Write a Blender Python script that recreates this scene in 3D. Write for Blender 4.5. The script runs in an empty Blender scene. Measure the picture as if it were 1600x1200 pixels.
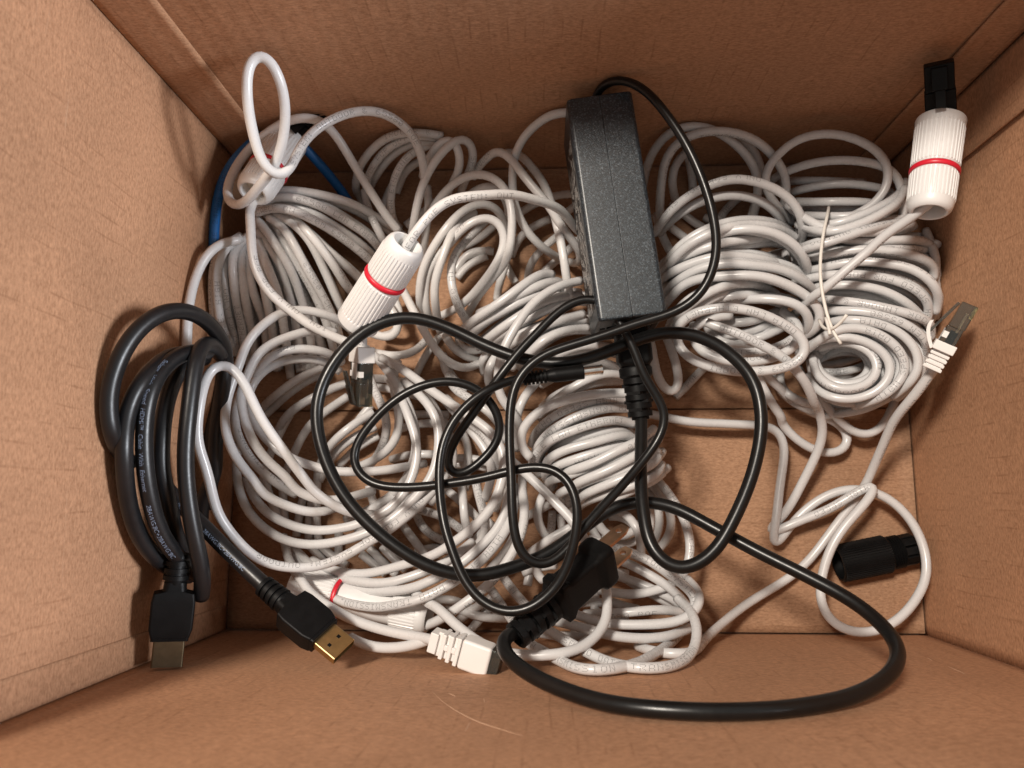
import bpy, bmesh, math, random
import numpy as np
from mathutils import Vector, Matrix, noise

random.seed(7)
rng = np.random.default_rng(7)
sc = bpy.context.scene
C = sc.collection
MM = 0.001

# ---------------------------------------------------------------- camera
CAM_H, TX, TY, FPX = 415.0, math.radians(8.5), math.radians(2.3), 1210.0
cam = bpy.data.cameras.new('camera')
cam_o = bpy.data.objects.new('camera', cam)
C.objects.link(cam_o)
RM = Matrix.Rotation(TY, 4, 'Y') @ Matrix.Rotation(TX, 4, 'X')
cam_o.matrix_world = Matrix.Translation((0, 0, CAM_H * MM)) @ RM
cam.sensor_width = 36
cam.lens = 36 * FPX / 1600
cam.clip_start = 0.01
cam.clip_end = 50
cam.dof.use_dof = True
cam.dof.focus_distance = 0.335
cam.dof.aperture_fstop = 13
sc.camera = cam_o

# ---------------------------------------------------------------- world and lamps
w = bpy.data.worlds.new('World')
sc.world = w
w.use_nodes = True
w.node_tree.nodes['Background'].inputs[0].default_value = (1.0, 0.95, 0.90, 1)
w.node_tree.nodes['Background'].inputs[1].default_value = 0.42

def lamp(name, loc, target, size, watts, col):
    l = bpy.data.lights.new(name, 'AREA')
    l.shape = 'DISK'; l.size = size; l.energy = watts; l.color = col
    o = bpy.data.objects.new(name, l); C.objects.link(o)
    o.location = loc
    o.rotation_euler = (Vector(target) - Vector(loc)).to_track_quat('-Z', 'Y').to_euler()
    return o
lamp('side_lamp_cool', (1.52, -0.06, 0.93), (-0.1, 0.06, 0.1), 0.40, 40.0, (0.90, 0.94, 1.0))
lamp('ceiling_lamp_warm', (-0.43, 0.43, 1.40), (0, 0.05, 0.05), 0.20, 27.0, (1.0, 0.90, 0.79))

sc.view_settings.view_transform = 'Standard'
sc.view_settings.look = 'None'
sc.view_settings.gamma = 1
sc.view_settings.exposure = -0.06
sc.view_settings.use_curve_mapping = False
sc.render.engine = 'CYCLES'
sc.cycles.max_bounces = 6
sc.cycles.diffuse_bounces = 4
sc.cycles.glossy_bounces = 3
sc.cycles.transmission_bounces = 5
sc.cycles.caustics_reflective = False
sc.cycles.caustics_refractive = False
sc.cycles.use_denoising = True

# ---------------------------------------------------------------- helpers: place points of the place by sight line and height
R3 = np.array(RM.to_3x3())
CAMV = np.array([0, 0, CAM_H])
def rays(px):
    px = np.atleast_2d(np.asarray(px, float))
    d = np.stack([(px[:, 0] - 800) / FPX, -(px[:, 1] - 600) / FPX, -np.ones(len(px))], 1)
    return d @ R3.T
def P(x, y, z):
    d = rays([(x, y)])[0]
    return CAMV + d * ((z - CAM_H) / d[2])
def Pn(px, z):
    d = rays(px)
    return CAMV + d * ((np.asarray(z) - CAM_H) / d[:, 2])[:, None]

# inner faces of the box (mm): left, right, front, back
BXL, BXR, BYF, BYB = -168.0, 194.0, -68.0, 186.0
def zmin(px, m):
    """lowest height a point of radius m seen at px can have inside the box"""
    d = rays(px)
    px_x = d[:, 0] / -d[:, 2]; px_y = d[:, 1] / -d[:, 2]     # metres of offset per unit depth
    lim = np.full(len(d), CAM_H - m)
    for k, lo, hi in ((px_x, BXL + m, BXR - m), (px_y, BYF + m, BYB - m)):
        dep = np.where(k > 0, hi / np.maximum(k, 1e-6), lo / np.minimum(k, -1e-6))
        lim = np.minimum(lim, np.where(np.abs(k) < 1e-5, 1e9, dep))
    return CAM_H - lim

# ---------------------------------------------------------------- materials
def mat(name):
    m = bpy.data.materials.new(name); m.use_nodes = True
    nt = m.node_tree
    return m, nt, nt.nodes['Principled BSDF']
def N(nt, t, **kw):
    n = nt.nodes.new(t)
    for k, v in kw.items():
        if k in n.inputs: n.inputs[k].default_value = v
        else: setattr(n, k, v)
    return n
def tex_noise(nt, scale, detail=4, rough=0.6, stretch=None):
    tc = N(nt, 'ShaderNodeTexCoord')
    n = N(nt, 'ShaderNodeTexNoise', Scale=scale, Detail=detail, Roughness=rough)
    if stretch:
        mp = N(nt, 'ShaderNodeMapping'); mp.inputs['Scale'].default_value = stretch
        nt.links.new(tc.outputs['Object'], mp.inputs[0]); nt.links.new(mp.outputs[0], n.inputs['Vector'])
    else:
        nt.links.new(tc.outputs['Object'], n.inputs['Vector'])
    return n
def ramp(nt, src, stops):
    r = N(nt, 'ShaderNodeValToRGB')
    while len(r.color_ramp.elements) < len(stops): r.color_ramp.elements.new(0.5)
    for e, (p, c) in zip(r.color_ramp.elements, stops):
        e.position = p; e.color = (*c, 1)
    nt.links.new(src, r.inputs[0])
    return r
def bump(nt, b, src, strength, dist):
    bp = N(nt, 'ShaderNodeBump', Strength=strength, Distance=dist)
    nt.links.new(src, bp.inputs['Height'])
    old = b.inputs['Normal'].links
    if old: nt.links.new(old[0].from_socket, bp.inputs['Normal'])
    nt.links.new(bp.outputs[0], b.inputs['Normal'])

def plastic(name, col, rough, var=0.12, nscale=60, bstr=0.05, bscale=400, spec=0.5, sss=0):
    m, nt, b = mat(name)
    n = tex_noise(nt, nscale, 5)
    lo = tuple(c * (1 - var) for c in col); hi = tuple(min(1, c * (1 + var)) for c in col)
    r = ramp(nt, n.outputs['Fac'], [(0.3, lo), (0.7, hi)])
    nt.links.new(r.outputs[0], b.inputs['Base Color'])
    n2 = tex_noise(nt, bscale, 3)
    rr = N(nt, 'ShaderNodeMapRange'); rr.inputs['To Min'].default_value = rough * 0.8; rr.inputs['To Max'].default_value = min(1, rough * 1.25)
    nt.links.new(n2.outputs['Fac'], rr.inputs['Value']); nt.links.new(rr.outputs[0], b.inputs['Roughness'])
    b.inputs['Specular IOR Level'].default_value = spec
    if sss:
        b.inputs['Subsurface Weight'].default_value = sss
        b.inputs['Subsurface Radius'].default_value = (0.0012, 0.001, 0.0009)
        b.inputs['Subsurface Scale'].default_value = 1.0
    if bstr: bump(nt, b, n2.outputs['Fac'], bstr, 0.0003)
    return m
M = {}
def white_jacket(name, col):
    """white jacket with faint scuffs and grey handling marks"""
    m = plastic(name, col, 0.27, 0.04, 35, 0, 300)
    nt = m.node_tree; b = nt.nodes['Principled BSDF']
    src = b.inputs['Base Color'].links[0].from_socket
    n = tex_noise(nt, 70, 3, 0.7)
    r = ramp(nt, n.outputs['Fac'], [(0.64, (1, 1, 1)), (0.78, (0.86, 0.84, 0.81))])
    mx = N(nt, 'ShaderNodeMix', data_type='RGBA', blend_type='MULTIPLY'); mx.inputs[0].default_value = 1
    nt.links.new(src, mx.inputs[6]); nt.links.new(r.outputs[0], mx.inputs[7]); nt.links.new(mx.outputs[2], b.inputs['Base Color'])
    return m
M['white'] = white_jacket('white_cable_jacket', (0.585, 0.580, 0.580))
M['white2'] = white_jacket('white_cable_jacket_lifted', (0.65, 0.642, 0.634))  # lighter than the other whites, to lift bundles lying in the walls' shade
M['white3'] = white_jacket('white_cable_jacket_neutral', (0.575, 0.573, 0.576))
M['shell'] = plastic('white_connector_plastic', (0.73, 0.727, 0.722), 0.32, 0.03, 40, 0.02)
M['boot'] = plastic('white_boot_rubber', (0.74, 0.72, 0.70), 0.45, 0.04, 40, 0.03)
M['black'] = plastic('black_cord_rubber', (0.006, 0.006, 0.006), 0.30, 0.3, 60, 0.06, 500, 0.36)
M['hdmi'] = plastic('black_video_cable_jacket', (0.009, 0.009, 0.010), 0.36, 0.3, 60, 0.05, 500, 0.45)
M['mould'] = plastic('black_moulded_plastic', (0.004, 0.004, 0.0042), 0.46, 0.3, 200, 0.10, 1200, 0.16)
M['blue'] = plastic('blue_cable_jacket', (0.012, 0.12, 0.36), 0.42, 0.08)
M['red'] = plastic('red_seal_rubber', (0.62, 0.015, 0.035), 0.35, 0.08)
M['print'] = plastic('grey_print_ink', (0.05, 0.05, 0.055), 0.6, 0.3, 900, 0)
M['printw'] = plastic('white_print_ink', (0.20, 0.25, 0.34), 0.6, 0.2, 900, 0)
M['printb'] = plastic('dark_blue_print_ink', (0.005, 0.02, 0.07), 0.6, 0.2, 900, 0)
M['nylon'] = plastic('white_tie_string', (0.72, 0.69, 0.64), 0.5, 0.05)
M['inner'] = plastic('cream_inner_seal', (0.60, 0.55, 0.45), 0.5, 0.1)
M['label'] = plastic('dark_label_film', (0.02, 0.02, 0.021), 0.3, 0.2)
M['mark'] = plastic('silver_label_print', (0.24, 0.22, 0.20), 0.4, 0.2)
M['smoke'], nt, b = mat('smoky_clear_plastic')
b.inputs['Base Color'].default_value = (0.30, 0.33, 0.31, 1); b.inputs['Roughness'].default_value = 0.08
b.inputs['Transmission Weight'].default_value = 0.92; b.inputs['IOR'].default_value = 1.5
n = tex_noise(nt, 300); bump(nt, b, n.outputs['Fac'], 0.1, 0.0003)
def metal(name, col, rough):
    m, nt, b = mat(name)
    n = tex_noise(nt, 250, 5)
    r = ramp(nt, n.outputs['Fac'], [(0.3, tuple(c * 0.75 for c in col)), (0.7, col)])
    nt.links.new(r.outputs[0], b.inputs['Base Color'])
    b.inputs['Metallic'].default_value = 1; b.inputs['Roughness'].default_value = rough
    return m
M['gold'] = metal('gold_plated_metal', (0.62, 0.44, 0.20), 0.38)
M['copper'] = metal('brass_blade_metal', (0.78, 0.52, 0.34), 0.3)
M['steel'] = metal('nickel_plated_metal', (0.80, 0.78, 0.74), 0.22)
# adapter: fine-textured dark plastic, its sparkle painted in as lighter cells
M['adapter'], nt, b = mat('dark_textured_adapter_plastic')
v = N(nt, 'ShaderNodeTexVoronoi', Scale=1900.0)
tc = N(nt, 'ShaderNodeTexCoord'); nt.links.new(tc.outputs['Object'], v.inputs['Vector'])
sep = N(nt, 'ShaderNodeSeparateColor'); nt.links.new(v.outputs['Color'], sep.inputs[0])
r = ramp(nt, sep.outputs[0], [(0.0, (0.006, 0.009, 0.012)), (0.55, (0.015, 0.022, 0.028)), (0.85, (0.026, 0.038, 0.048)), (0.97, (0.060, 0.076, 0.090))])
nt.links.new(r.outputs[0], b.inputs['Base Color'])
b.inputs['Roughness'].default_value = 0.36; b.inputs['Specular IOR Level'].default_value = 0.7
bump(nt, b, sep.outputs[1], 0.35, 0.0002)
# cardboard
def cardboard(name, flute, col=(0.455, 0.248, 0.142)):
    m, nt, b = mat(name)
    big = tex_noise(nt, 14, 3, 0.5)
    mid = tex_noise(nt, 420, 3, 0.7)
    fib = tex_noise(nt, 1300, 2, 0.7, {'x': (0.35, 1, 1), 'y': (1, 0.35, 1), 'f': (0.35, 1, 1)}[flute])
    c0 = ramp(nt, big.outputs['Fac'], [(0.32, tuple(x * 0.88 for x in col)), (0.68, tuple(x * 1.06 for x in col))])
    c1 = ramp(nt, mid.outputs['Fac'], [(0.30, (0.90, 0.885, 0.87)), (0.55, (1, 1, 1)), (0.78, (1.06, 1.05, 1.04))])
    c2 = ramp(nt, fib.outputs['Fac'], [(0.28, (0.74, 0.70, 0.66)), (0.5, (1, 1, 1)), (0.72, (1.25, 1.25, 1.25))])
    src = c0.outputs[0]
    for c in (c1, c2):
        mx = N(nt, 'ShaderNodeMix', data_type='RGBA', blend_type='MULTIPLY'); mx.inputs[0].default_value = 1
        nt.links.new(src, mx.inputs[6]); nt.links.new(c.outputs[0], mx.inputs[7]); src = mx.outputs[2]
    # scratches: few pale hairlines
    tc = N(nt, 'ShaderNodeTexCoord')
    mp = N(nt, 'ShaderNodeMapping'); mp.inputs['Scale'].default_value = {'x': (1, 1, 6), 'y': (1, 1, 6), 'f': (6, 1, 1)}[flute]
    mp.inputs['Rotation'].default_value = (0.3, 0.5, 0.4)
    nt.links.new(tc.outputs['Object'], mp.inputs[0])
    vs = N(nt, 'ShaderNodeTexVoronoi', Scale=9.0, feature='DISTANCE_TO_EDGE'); nt.links.new(mp.outputs[0], vs.inputs['Vector'])
    ed = ramp(nt, vs.outputs['Distance'], [(0.0, (1, 1, 1)), (0.004, (0, 0, 0))])
    brk = tex_noise(nt, 30, 3); bk = ramp(nt, brk.outputs['Fac'], [(0.58, (0, 0, 0)), (0.66, (0.35, 0.35, 0.35))])
    wv = N(nt, 'ShaderNodeTexWave', bands_direction={'x': 'X', 'y': 'Y', 'f': 'Y'}[flute], Scale=42.0, Distortion=1.2)
    wv.inputs['Detail Scale'].default_value = 0.8; wv.inputs['Detail'].default_value = 1
    nt.links.new(tc.outputs['Object'], wv.inputs['Vector'])
    fl = ramp(nt, wv.outputs['Fac'], [(0.955, (0, 0, 0)), (0.995, (1, 1, 1))])
    fm = ramp(nt, tex_noise(nt, 55, 2).outputs['Fac'], [(0.48, (0, 0, 0)), (0.62, (0.34, 0.34, 0.34))])
    fu = N(nt, 'ShaderNodeMath', operation='MULTIPLY'); nt.links.new(fl.outputs[0], fu.inputs[0]); nt.links.new(fm.outputs[0], fu.inputs[1])
    fx = N(nt, 'ShaderNodeMix', data_type='RGBA', blend_type='MULTIPLY'); nt.links.new(fu.outputs[0], fx.inputs[0])
    nt.links.new(src, fx.inputs[6]); fx.inputs[7].default_value = (0.45, 0.38, 0.32, 1); src = fx.outputs[2]
    mu = N(nt, 'ShaderNodeMath', operation='MULTIPLY'); nt.links.new(ed.outputs[0], mu.inputs[0]); nt.links.new(bk.outputs[0], mu.inputs[1])
    mx = N(nt, 'ShaderNodeMix', data_type='RGBA'); nt.links.new(mu.outputs[0], mx.inputs[0])
    nt.links.new(src, mx.inputs[6]); mx.inputs[7].default_value = (0.66, 0.46, 0.32, 1)
    nt.links.new(mx.outputs[2], b.inputs['Base Color'])
    b.inputs['Roughness'].default_value = 0.72
    b.inputs['Specular IOR Level'].default_value = 0.25
    # corrugation: flutes telegraph through the liner
    dents = tex_noise(nt, 9, 1)
    crs = tex_noise(nt, 26, 2, 0.5, {'x': (1, 1, 0.08), 'y': (1, 1, 0.08), 'f': (0.08, 1, 1)}[flute])
    acc = None
    for so, k in ((wv.outputs['Fac'], .05), (mid.outputs['Fac'], .09), (fib.outputs['Fac'], .09), (crs.outputs['Fac'], .9), (dents.outputs['Fac'], 1.0)):
        ma = N(nt, 'ShaderNodeMath', operation='MULTIPLY_ADD'); ma.inputs[1].default_value = k; ma.inputs[2].default_value = 0
        nt.links.new(so, ma.inputs[0])
        if acc: nt.links.new(acc, ma.inputs[2])
        acc = ma.outputs[0]
    bump(nt, b, acc, 1.0, 0.001)
    return m
M['cardx'] = cardboard('cardboard_long_side', 'x')
M['cardy'] = cardboard('cardboard_short_side', 'y')
M['cardf'] = cardboard('cardboard_bottom_dimmed', 'f', (0.34, 0.195, 0.115))  # board colour darkened to stand in for weaker light on the bottom

# ---------------------------------------------------------------- object builders (all lengths in mm)
def thing(name, label, cat, loc, group=None):
    o = bpy.data.objects.new(name, None); C.objects.link(o)
    o.empty_display_size = 0.02
    o.location = Vector(loc) * MM
    o['label'] = label; o['category'] = cat
    if group: o['group'] = group
    o['_o'] = [float(v) for v in loc]
    return o
def mesh_obj(name, verts, faces, m, parent=None, smooth=True, label=None):
    off = np.array(root_of(parent)['_o']) if parent is not None else np.zeros(3)
    v = (np.asarray(verts, float) - off) * MM
    me = bpy.data.meshes.new(name)
    me.from_pydata(v.tolist(), [], [tuple(f) for f in faces])
    me.update()
    if smooth: me.polygons.foreach_set('use_smooth', [True] * len(me.polygons))
    me.materials.append(M[m])
    o = bpy.data.objects.new(name, me); C.objects.link(o)
    if parent is not None: o.parent = parent
    if label: o['label'] = label
    return o
def root_of(o):
    while o.parent is not None: o = o.parent
    return o
class MB:
    def __init__(s): s.v = []; s.f = []
    def add(s, v, f):
        n = len(s.v); s.v += [tuple(map(float, q)) for q in v]; s.f += [tuple(i + n for i in q) for q in f]; return s
    def box(s, x0, x1, y0, y1, z0, z1, T=None, taper=None):
        v = [(x, y, z) for z in (z0, z1) for y in (y0, y1) for x in (x0, x1)]
        if taper:
            v = [(x * (taper[0] if z == z1 else 1), y * (taper[1] if z == z1 else 1), z) for x, y, z in v]
        f = [(0, 2, 3, 1), (4, 5, 7, 6), (0, 1, 5, 4), (2, 6, 7, 3), (0, 4, 6, 2), (1, 3, 7, 5)]
        if T is not None: v = [tuple(T @ Vector(q)) for q in v]
        return s.add(v, f)
    def obj(s, name, m, parent=None, T=None, bevel=0, smooth=False, label=None):
        v = s.v if T is None else [tuple(T @ Vector(q)) for q in s.v]
        o = mesh_obj(name, v, s.f, m, parent, smooth, label)
        if bevel:
            b = o.modifiers.new('bevel', 'BEVEL'); b.width = bevel * MM; b.segments = 3; b.limit_method = 'ANGLE'; b.angle_limit = math.radians(40)
            o.data.polygons.foreach_set('use_smooth', [True] * len(o.data.polygons))
            b.harden_normals = True
        return o
def orient(origin, zdir, yhint):
    z = Vector(zdir).normalized(); y = Vector(yhint); y = (y - z * y.dot(z)).normalized(); x = y.cross(z)
    m = Matrix((x, y, z)).transposed().to_4x4(); m.translation = Vector(origin)
    return m
def lathe(prof, seg=48, rib=None, ribs=36, ribd=0.35):
    """prof: list of (z, r, ribbed?) ; surface of revolution round local z with optional ribs"""
    v = []; f = []
    for z, r, rb in prof:
        for k in range(seg):
            a = 2 * math.pi * k / seg
            q = r + (ribd * (1 if (k * ribs * 2 // seg) % 2 else -1) * 0.5 if rb else 0)
            v.append((q * math.cos(a), q * math.sin(a), z))
    n = len(prof)
    for i in range(n - 1):
        for k in range(seg):
            a, b = i * seg + k, i * seg + (k + 1) % seg
            f.append((a, b, b + seg, a + seg))
    return v, f
def catmull(p, step):
    p = np.asarray(p, float)
    q = np.vstack([2 * p[0] - p[1], p, 2 * p[-1] - p[-2]])
    out = []
    for i in range(1, len(q) - 2):
        p0, p1, p2, p3 = q[i - 1:i + 3]
        t0 = 0; t1 = t0 + max(np.linalg.norm(p1 - p0), 1e-3) ** .5; t2 = t1 + max(np.linalg.norm(p2 - p1), 1e-3) ** .5; t3 = t2 + max(np.linalg.norm(p3 - p2), 1e-3) ** .5
        n = max(2, int(np.linalg.norm(p2 - p1) / step))
        t = np.linspace(t1, t2, n, endpoint=False)[:, None]
        A1 = (t1 - t) / (t1 - t0) * p0 + (t - t0) / (t1 - t0) * p1
        A2 = (t2 - t) / (t2 - t1) * p1 + (t - t1) / (t2 - t1) * p2
        A3 = (t3 - t) / (t3 - t2) * p2 + (t - t2) / (t3 - t2) * p3
        B1 = (t2 - t) / (t2 - t0) * A1 + (t - t0) / (t2 - t0) * A2
        B2 = (t3 - t) / (t3 - t1) * A2 + (t - t1) / (t3 - t1) * A3
        out.append((t2 - t) / (t2 - t1) * B1 + (t - t1) / (t2 - t1) * B2)
    out.append(p[-1:])
    return np.vstack(out)
def resample(p, step):
    s = np.concatenate([[0], np.cumsum(np.linalg.norm(np.diff(p, axis=0), axis=1))])
    n = max(4, int(s[-1] / step))
    t = np.linspace(0, s[-1], n)
    return np.stack([np.interp(t, s, p[:, k]) for k in range(p.shape[1])], 1)
def lap(p, it, keep=True):
    for _ in range(it):
        q = p.copy(); q[1:-1] = 0.5 * p[1:-1] + 0.25 * (p[:-2] + p[2:]); p = q
    return p
def frames(p):
    t = np.gradient(p, axis=0); t /= np.linalg.norm(t, axis=1)[:, None] + 1e-9
    up = np.array([0, 0, 1.]) if abs(t[0][2]) < .9 else np.array([1., 0, 0])
    n = np.zeros_like(p); a = up - t[0] * up.dot(t[0]); n[0] = a / np.linalg.norm(a)
    for i in range(1, len(p)):
        a = n[i - 1] - t[i] * n[i - 1].dot(t[i]); n[i] = a / (np.linalg.norm(a) + 1e-9)
    return t, n, np.cross(t, n)
def tube(p, r, seg=12, cap=True):
    t, n, b = frames(p)
    ang = np.linspace(0, 2 * np.pi, seg, endpoint=False)
    r = np.broadcast_to(np.asarray(r, float), (len(p),))
    v = p[:, None, :] + r[:, None, None] * (np.cos(ang)[None, :, None] * n[:, None, :] + np.sin(ang)[None, :, None] * b[:, None, :])
    v = v.reshape(-1, 3).tolist(); f = []
    for i in range(len(p) - 1):
        for k in range(seg):
            a, c = i * seg + k, i * seg + (k + 1) % seg
            f.append((a, c, c + seg, a + seg))
    if cap:
        v.append(p[0].tolist()); v.append(p[-1].tolist()); m = len(p) - 1
        for k in range(seg):
            f.append((len(v) - 2, (k + 1) % seg, k)); f.append((len(v) - 1, m * seg + k, m * seg + (k + 1) % seg))
    return v, f
# ================================================================ the cardboard box
box = thing('cardboard_box', 'open brown corrugated cardboard box holding all the cables', 'box', ((BXL + BXR) / 2, (BYF + BYB) / 2, -8))
TOP = 241.0
def wall(name, p0, p1, outx, outy, z0, z1, th, m, seed, amp=0.5, label=None, nx=40, nz=26):
    """upright cardboard panel from p0 to p1, inner face on the line, thickness outward, slightly warped"""
    p0 = np.array(p0, float); p1 = np.array(p1, float)
    v = []; f = []
    for side in (0, 1):
        for j in range(nz + 1):
            for i in range(nx + 1):
                u, t = i / nx, j / nz
                q = p0 + (p1 - p0) * u; z = z0 + (z1 - z0) * t
                edge = min(1, 6 * u, 6 * (1 - u))
                wv = amp * edge * noise.noise((u * 3.1 + seed, t * 2.3, seed * 1.7)) * 1.6 * min(1, t * 4)
                d = wv + side * th
                v.append((q[0] + outx * d, q[1] + outy * d, z))
    n = (nx + 1) * (nz + 1); idx = lambda s, i, j: s * n + j * (nx + 1) + i
    for j in range(nz):
        for i in range(nx):
            f.append((idx(0, i, j), idx(0, i + 1, j), idx(0, i + 1, j + 1), idx(0, i, j + 1)))
            f.append((idx(1, i, j), idx(1, i, j + 1), idx(1, i + 1, j + 1), idx(1, i + 1, j)))
    for i in range(nx):
        f.append((idx(0, i, nz), idx(0, i + 1, nz), idx(1, i + 1, nz), idx(1, i, nz))); f.append((idx(0, i, 0), idx(1, i, 0), idx(1, i + 1, 0), idx(0, i + 1, 0)))
    for j in range(nz):
        f.append((idx(0, 0, j), idx(0, 0, j + 1), idx(1, 0, j + 1), idx(1, 0, j))); f.append((idx(0, nx, j), idx(1, nx, j), idx(1, nx, j + 1), idx(0, nx, j + 1)))
    return mesh_obj(name, v, f, m, box, True, label)
wall('side_panel', (BXL - 4, BYB), (BXR + 4, BYB), 0, 1, -8, TOP, 4, 'cardx', 1.3, 1.0, 'shaded long panel at the back')
front = wall('side_panel', (BXL - 4, BYF), (BXR + 4, BYF), 0, -1, -8, TOP, 4, 'cardx', 4.1, 0.7, 'lit long panel at the front')
wall('side_panel', (BXL, BYF), (BXL, BYB), -1, 0, -8, TOP, 3.9, 'cardy', 7.7, 0.9, 'bright short panel on the left')
wall('side_panel', (BXR, BYF), (BXR, BYB), 1, 0, -8, TOP, 3.9, 'cardy', 9.2, 0.9, 'short panel on the right')
# glued tab folded round the back left corner, crease strips at the other corners
wall('glue_tab', (BXL + 0.5, BYB - 1.5), (BXL + 24, BYB - 1.3), 0, 1, 0, TOP, 1.1, 'cardx', 2.2, 0.1, 'lighter glued tab beside the corner', 8)
wall('corner_crease', (BXL + 0.9, BYF + 0.5), (BXL + 0.7, BYF + 13), -1, 0, 0.3, TOP, 0.6, 'cardy', 3.2, 0.2, None, 8)
wall('corner_crease', (BXR - 1.9, BYB - 32), (BXR - 1.5, BYB - 0.8), 1, 0, 0.3, TOP, 0.9, 'cardy', 5.2, 0.25, None, 8)
wall('corner_crease', (BXR - 20, BYB - 1.5), (BXR - 2.4, BYB - 2.3), 0, 1, 0.3, TOP, 0.8, 'cardx', 6.2, 0.25, None, 8)
# bottom: two flaps meeting at a seam, two more underneath
SEAM = P(1150, 640, 0)[1]
def slab(name, x0, x1, y0, y1, z0, z1, seed, label=None):
    nx, ny = 40, 24; v = []; f = []
    for s in (1, 0):
        for j in range(ny + 1):
            for i in range(nx + 1):
                x = x0 + (x1 - x0) * i / nx; y = y0 + (y1 - y0) * j / ny
                z = z1 + 0.35 * noise.noise((x * .02 + seed, y * .02, seed)) if s else z0
                v.append((x, y, z))
    n = (nx + 1) * (ny + 1); idx = lambda s, i, j: (0 if s else n) + j * (nx + 1) + i
    for j in range(ny):
        for i in range(nx):
            f.append((idx(1, i, j), idx(1, i + 1, j), idx(1, i + 1, j + 1), idx(1, i, j + 1)))
            f.append((idx(0, i, j), idx(0, i, j + 1), idx(0, i + 1, j + 1), idx(0, i + 1, j)))
    for i in range(nx):
        for j in (0, ny): f.append((idx(1, i, j), idx(0, i, j), idx(0, i + 1, j), idx(1, i + 1, j)))
    for j in range(ny):
        for i in (0, nx): f.append((idx(1, i, j), idx(1, i, j + 1), idx(0, i, j + 1), idx(0, i, j)))
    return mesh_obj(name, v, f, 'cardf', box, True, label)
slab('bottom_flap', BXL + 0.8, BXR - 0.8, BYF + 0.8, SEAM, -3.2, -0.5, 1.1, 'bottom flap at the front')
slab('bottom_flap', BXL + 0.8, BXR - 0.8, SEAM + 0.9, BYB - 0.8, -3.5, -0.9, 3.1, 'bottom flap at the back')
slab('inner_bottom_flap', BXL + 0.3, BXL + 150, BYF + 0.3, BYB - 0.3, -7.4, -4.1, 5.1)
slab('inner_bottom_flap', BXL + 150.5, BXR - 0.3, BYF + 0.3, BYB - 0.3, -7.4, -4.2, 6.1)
# pale scratches on the front panel
from mathutils.bvhtree import BVHTree
_bo = np.array(box['_o'])
_bv = BVHTree.FromPolygons([tuple(np.array(q.co) / MM + _bo) for q in front.data.vertices], [tuple(q.vertices) for q in front.data.polygons])
M['scratch'] = plastic('pale_scratched_paper', (0.60, 0.40, 0.27), 0.8, 0.1, 300, 0)
for pts in ([(676, 1081), (690, 1095), (715, 1112), (745, 1127), (780, 1139), (817, 1150)], [(736, 1126), (727, 1142)], [(700, 1083), (712, 1088)], [(1478, 1040), (1492, 1046), (1508, 1053)], [(1448, 1027), (1456, 1032)], [(756, 1090), (757, 1098)]):
    q_ = []
    for x, y in resample(catmull(np.array(pts, float), 2), 6):
        d_ = Vector(rays([(x, y)])[0]).normalized(); h_ = _bv.ray_cast(Vector(CAMV), d_)
        if h_[0] is not None: q_.append(np.array(h_[0]) + np.array([0, .03, 0]))
    if len(q_) > 2:
        v, f = tube(np.array(q_), np.sin(np.linspace(.25, 2.9, len(q_))) * .11, 6); mesh_obj('scratch', v, f, 'scratch', front)
# ================================================================ cables: courses followed by sight line (frame) and height
FR = dict(a=(300, 50, 4), b=(280, 300, 4), c=(130, 440, 4), d=(130, 740, 3.75), e=(480, 340, 3.53), f=(640, 160, 4), g=(860, 100, 2.4),
          h=(1000, 160, 4), i=(1180, 300, 3), j=(1380, 90, 4.286), k=(1080, 600, 2.857), l=(740, 440, 4), m=(340, 600, 4), n=(440, 820, 4),
          o=(680, 720, 3.333), p=(760, 820, 6), q=(540, 180, 5.333), r=(600, 380, 5.333), s=(1000, 340, 5.333), t=(1000, 440, 5.333),
          u=(780, 560, 5.333), v=(820, 740, 5.333), w=(560, 560, 5.333), x=(560, 760, 5.333), y=(300, 540, 5.333), z=(320, 740, 5.333),
          A=(440, 880, 4.444), P=(0, 0, 1))
STR = []   # every strand: dict(cable, px, z, r, text)
RAD = dict(A=2.25, B=2.15, C=2.2, D=2.25, E=2.12, F=2.2, G=2.2, H=3.35, K=2.75, X=1.95, U=2.5, T=0.75)
def parse(spec):
    pts = []
    for seg in spec.split('|'):
        w_ = seg.split(); x0, y0, s = FR[w_[0]]
        for q in w_[1:]:
            c_ = [float(v) for v in q.split(',')]
            pts.append((x0 + c_[0] / s, y0 + c_[1] / s, c_[2] if len(c_) > 2 else None))
    return pts
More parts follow.
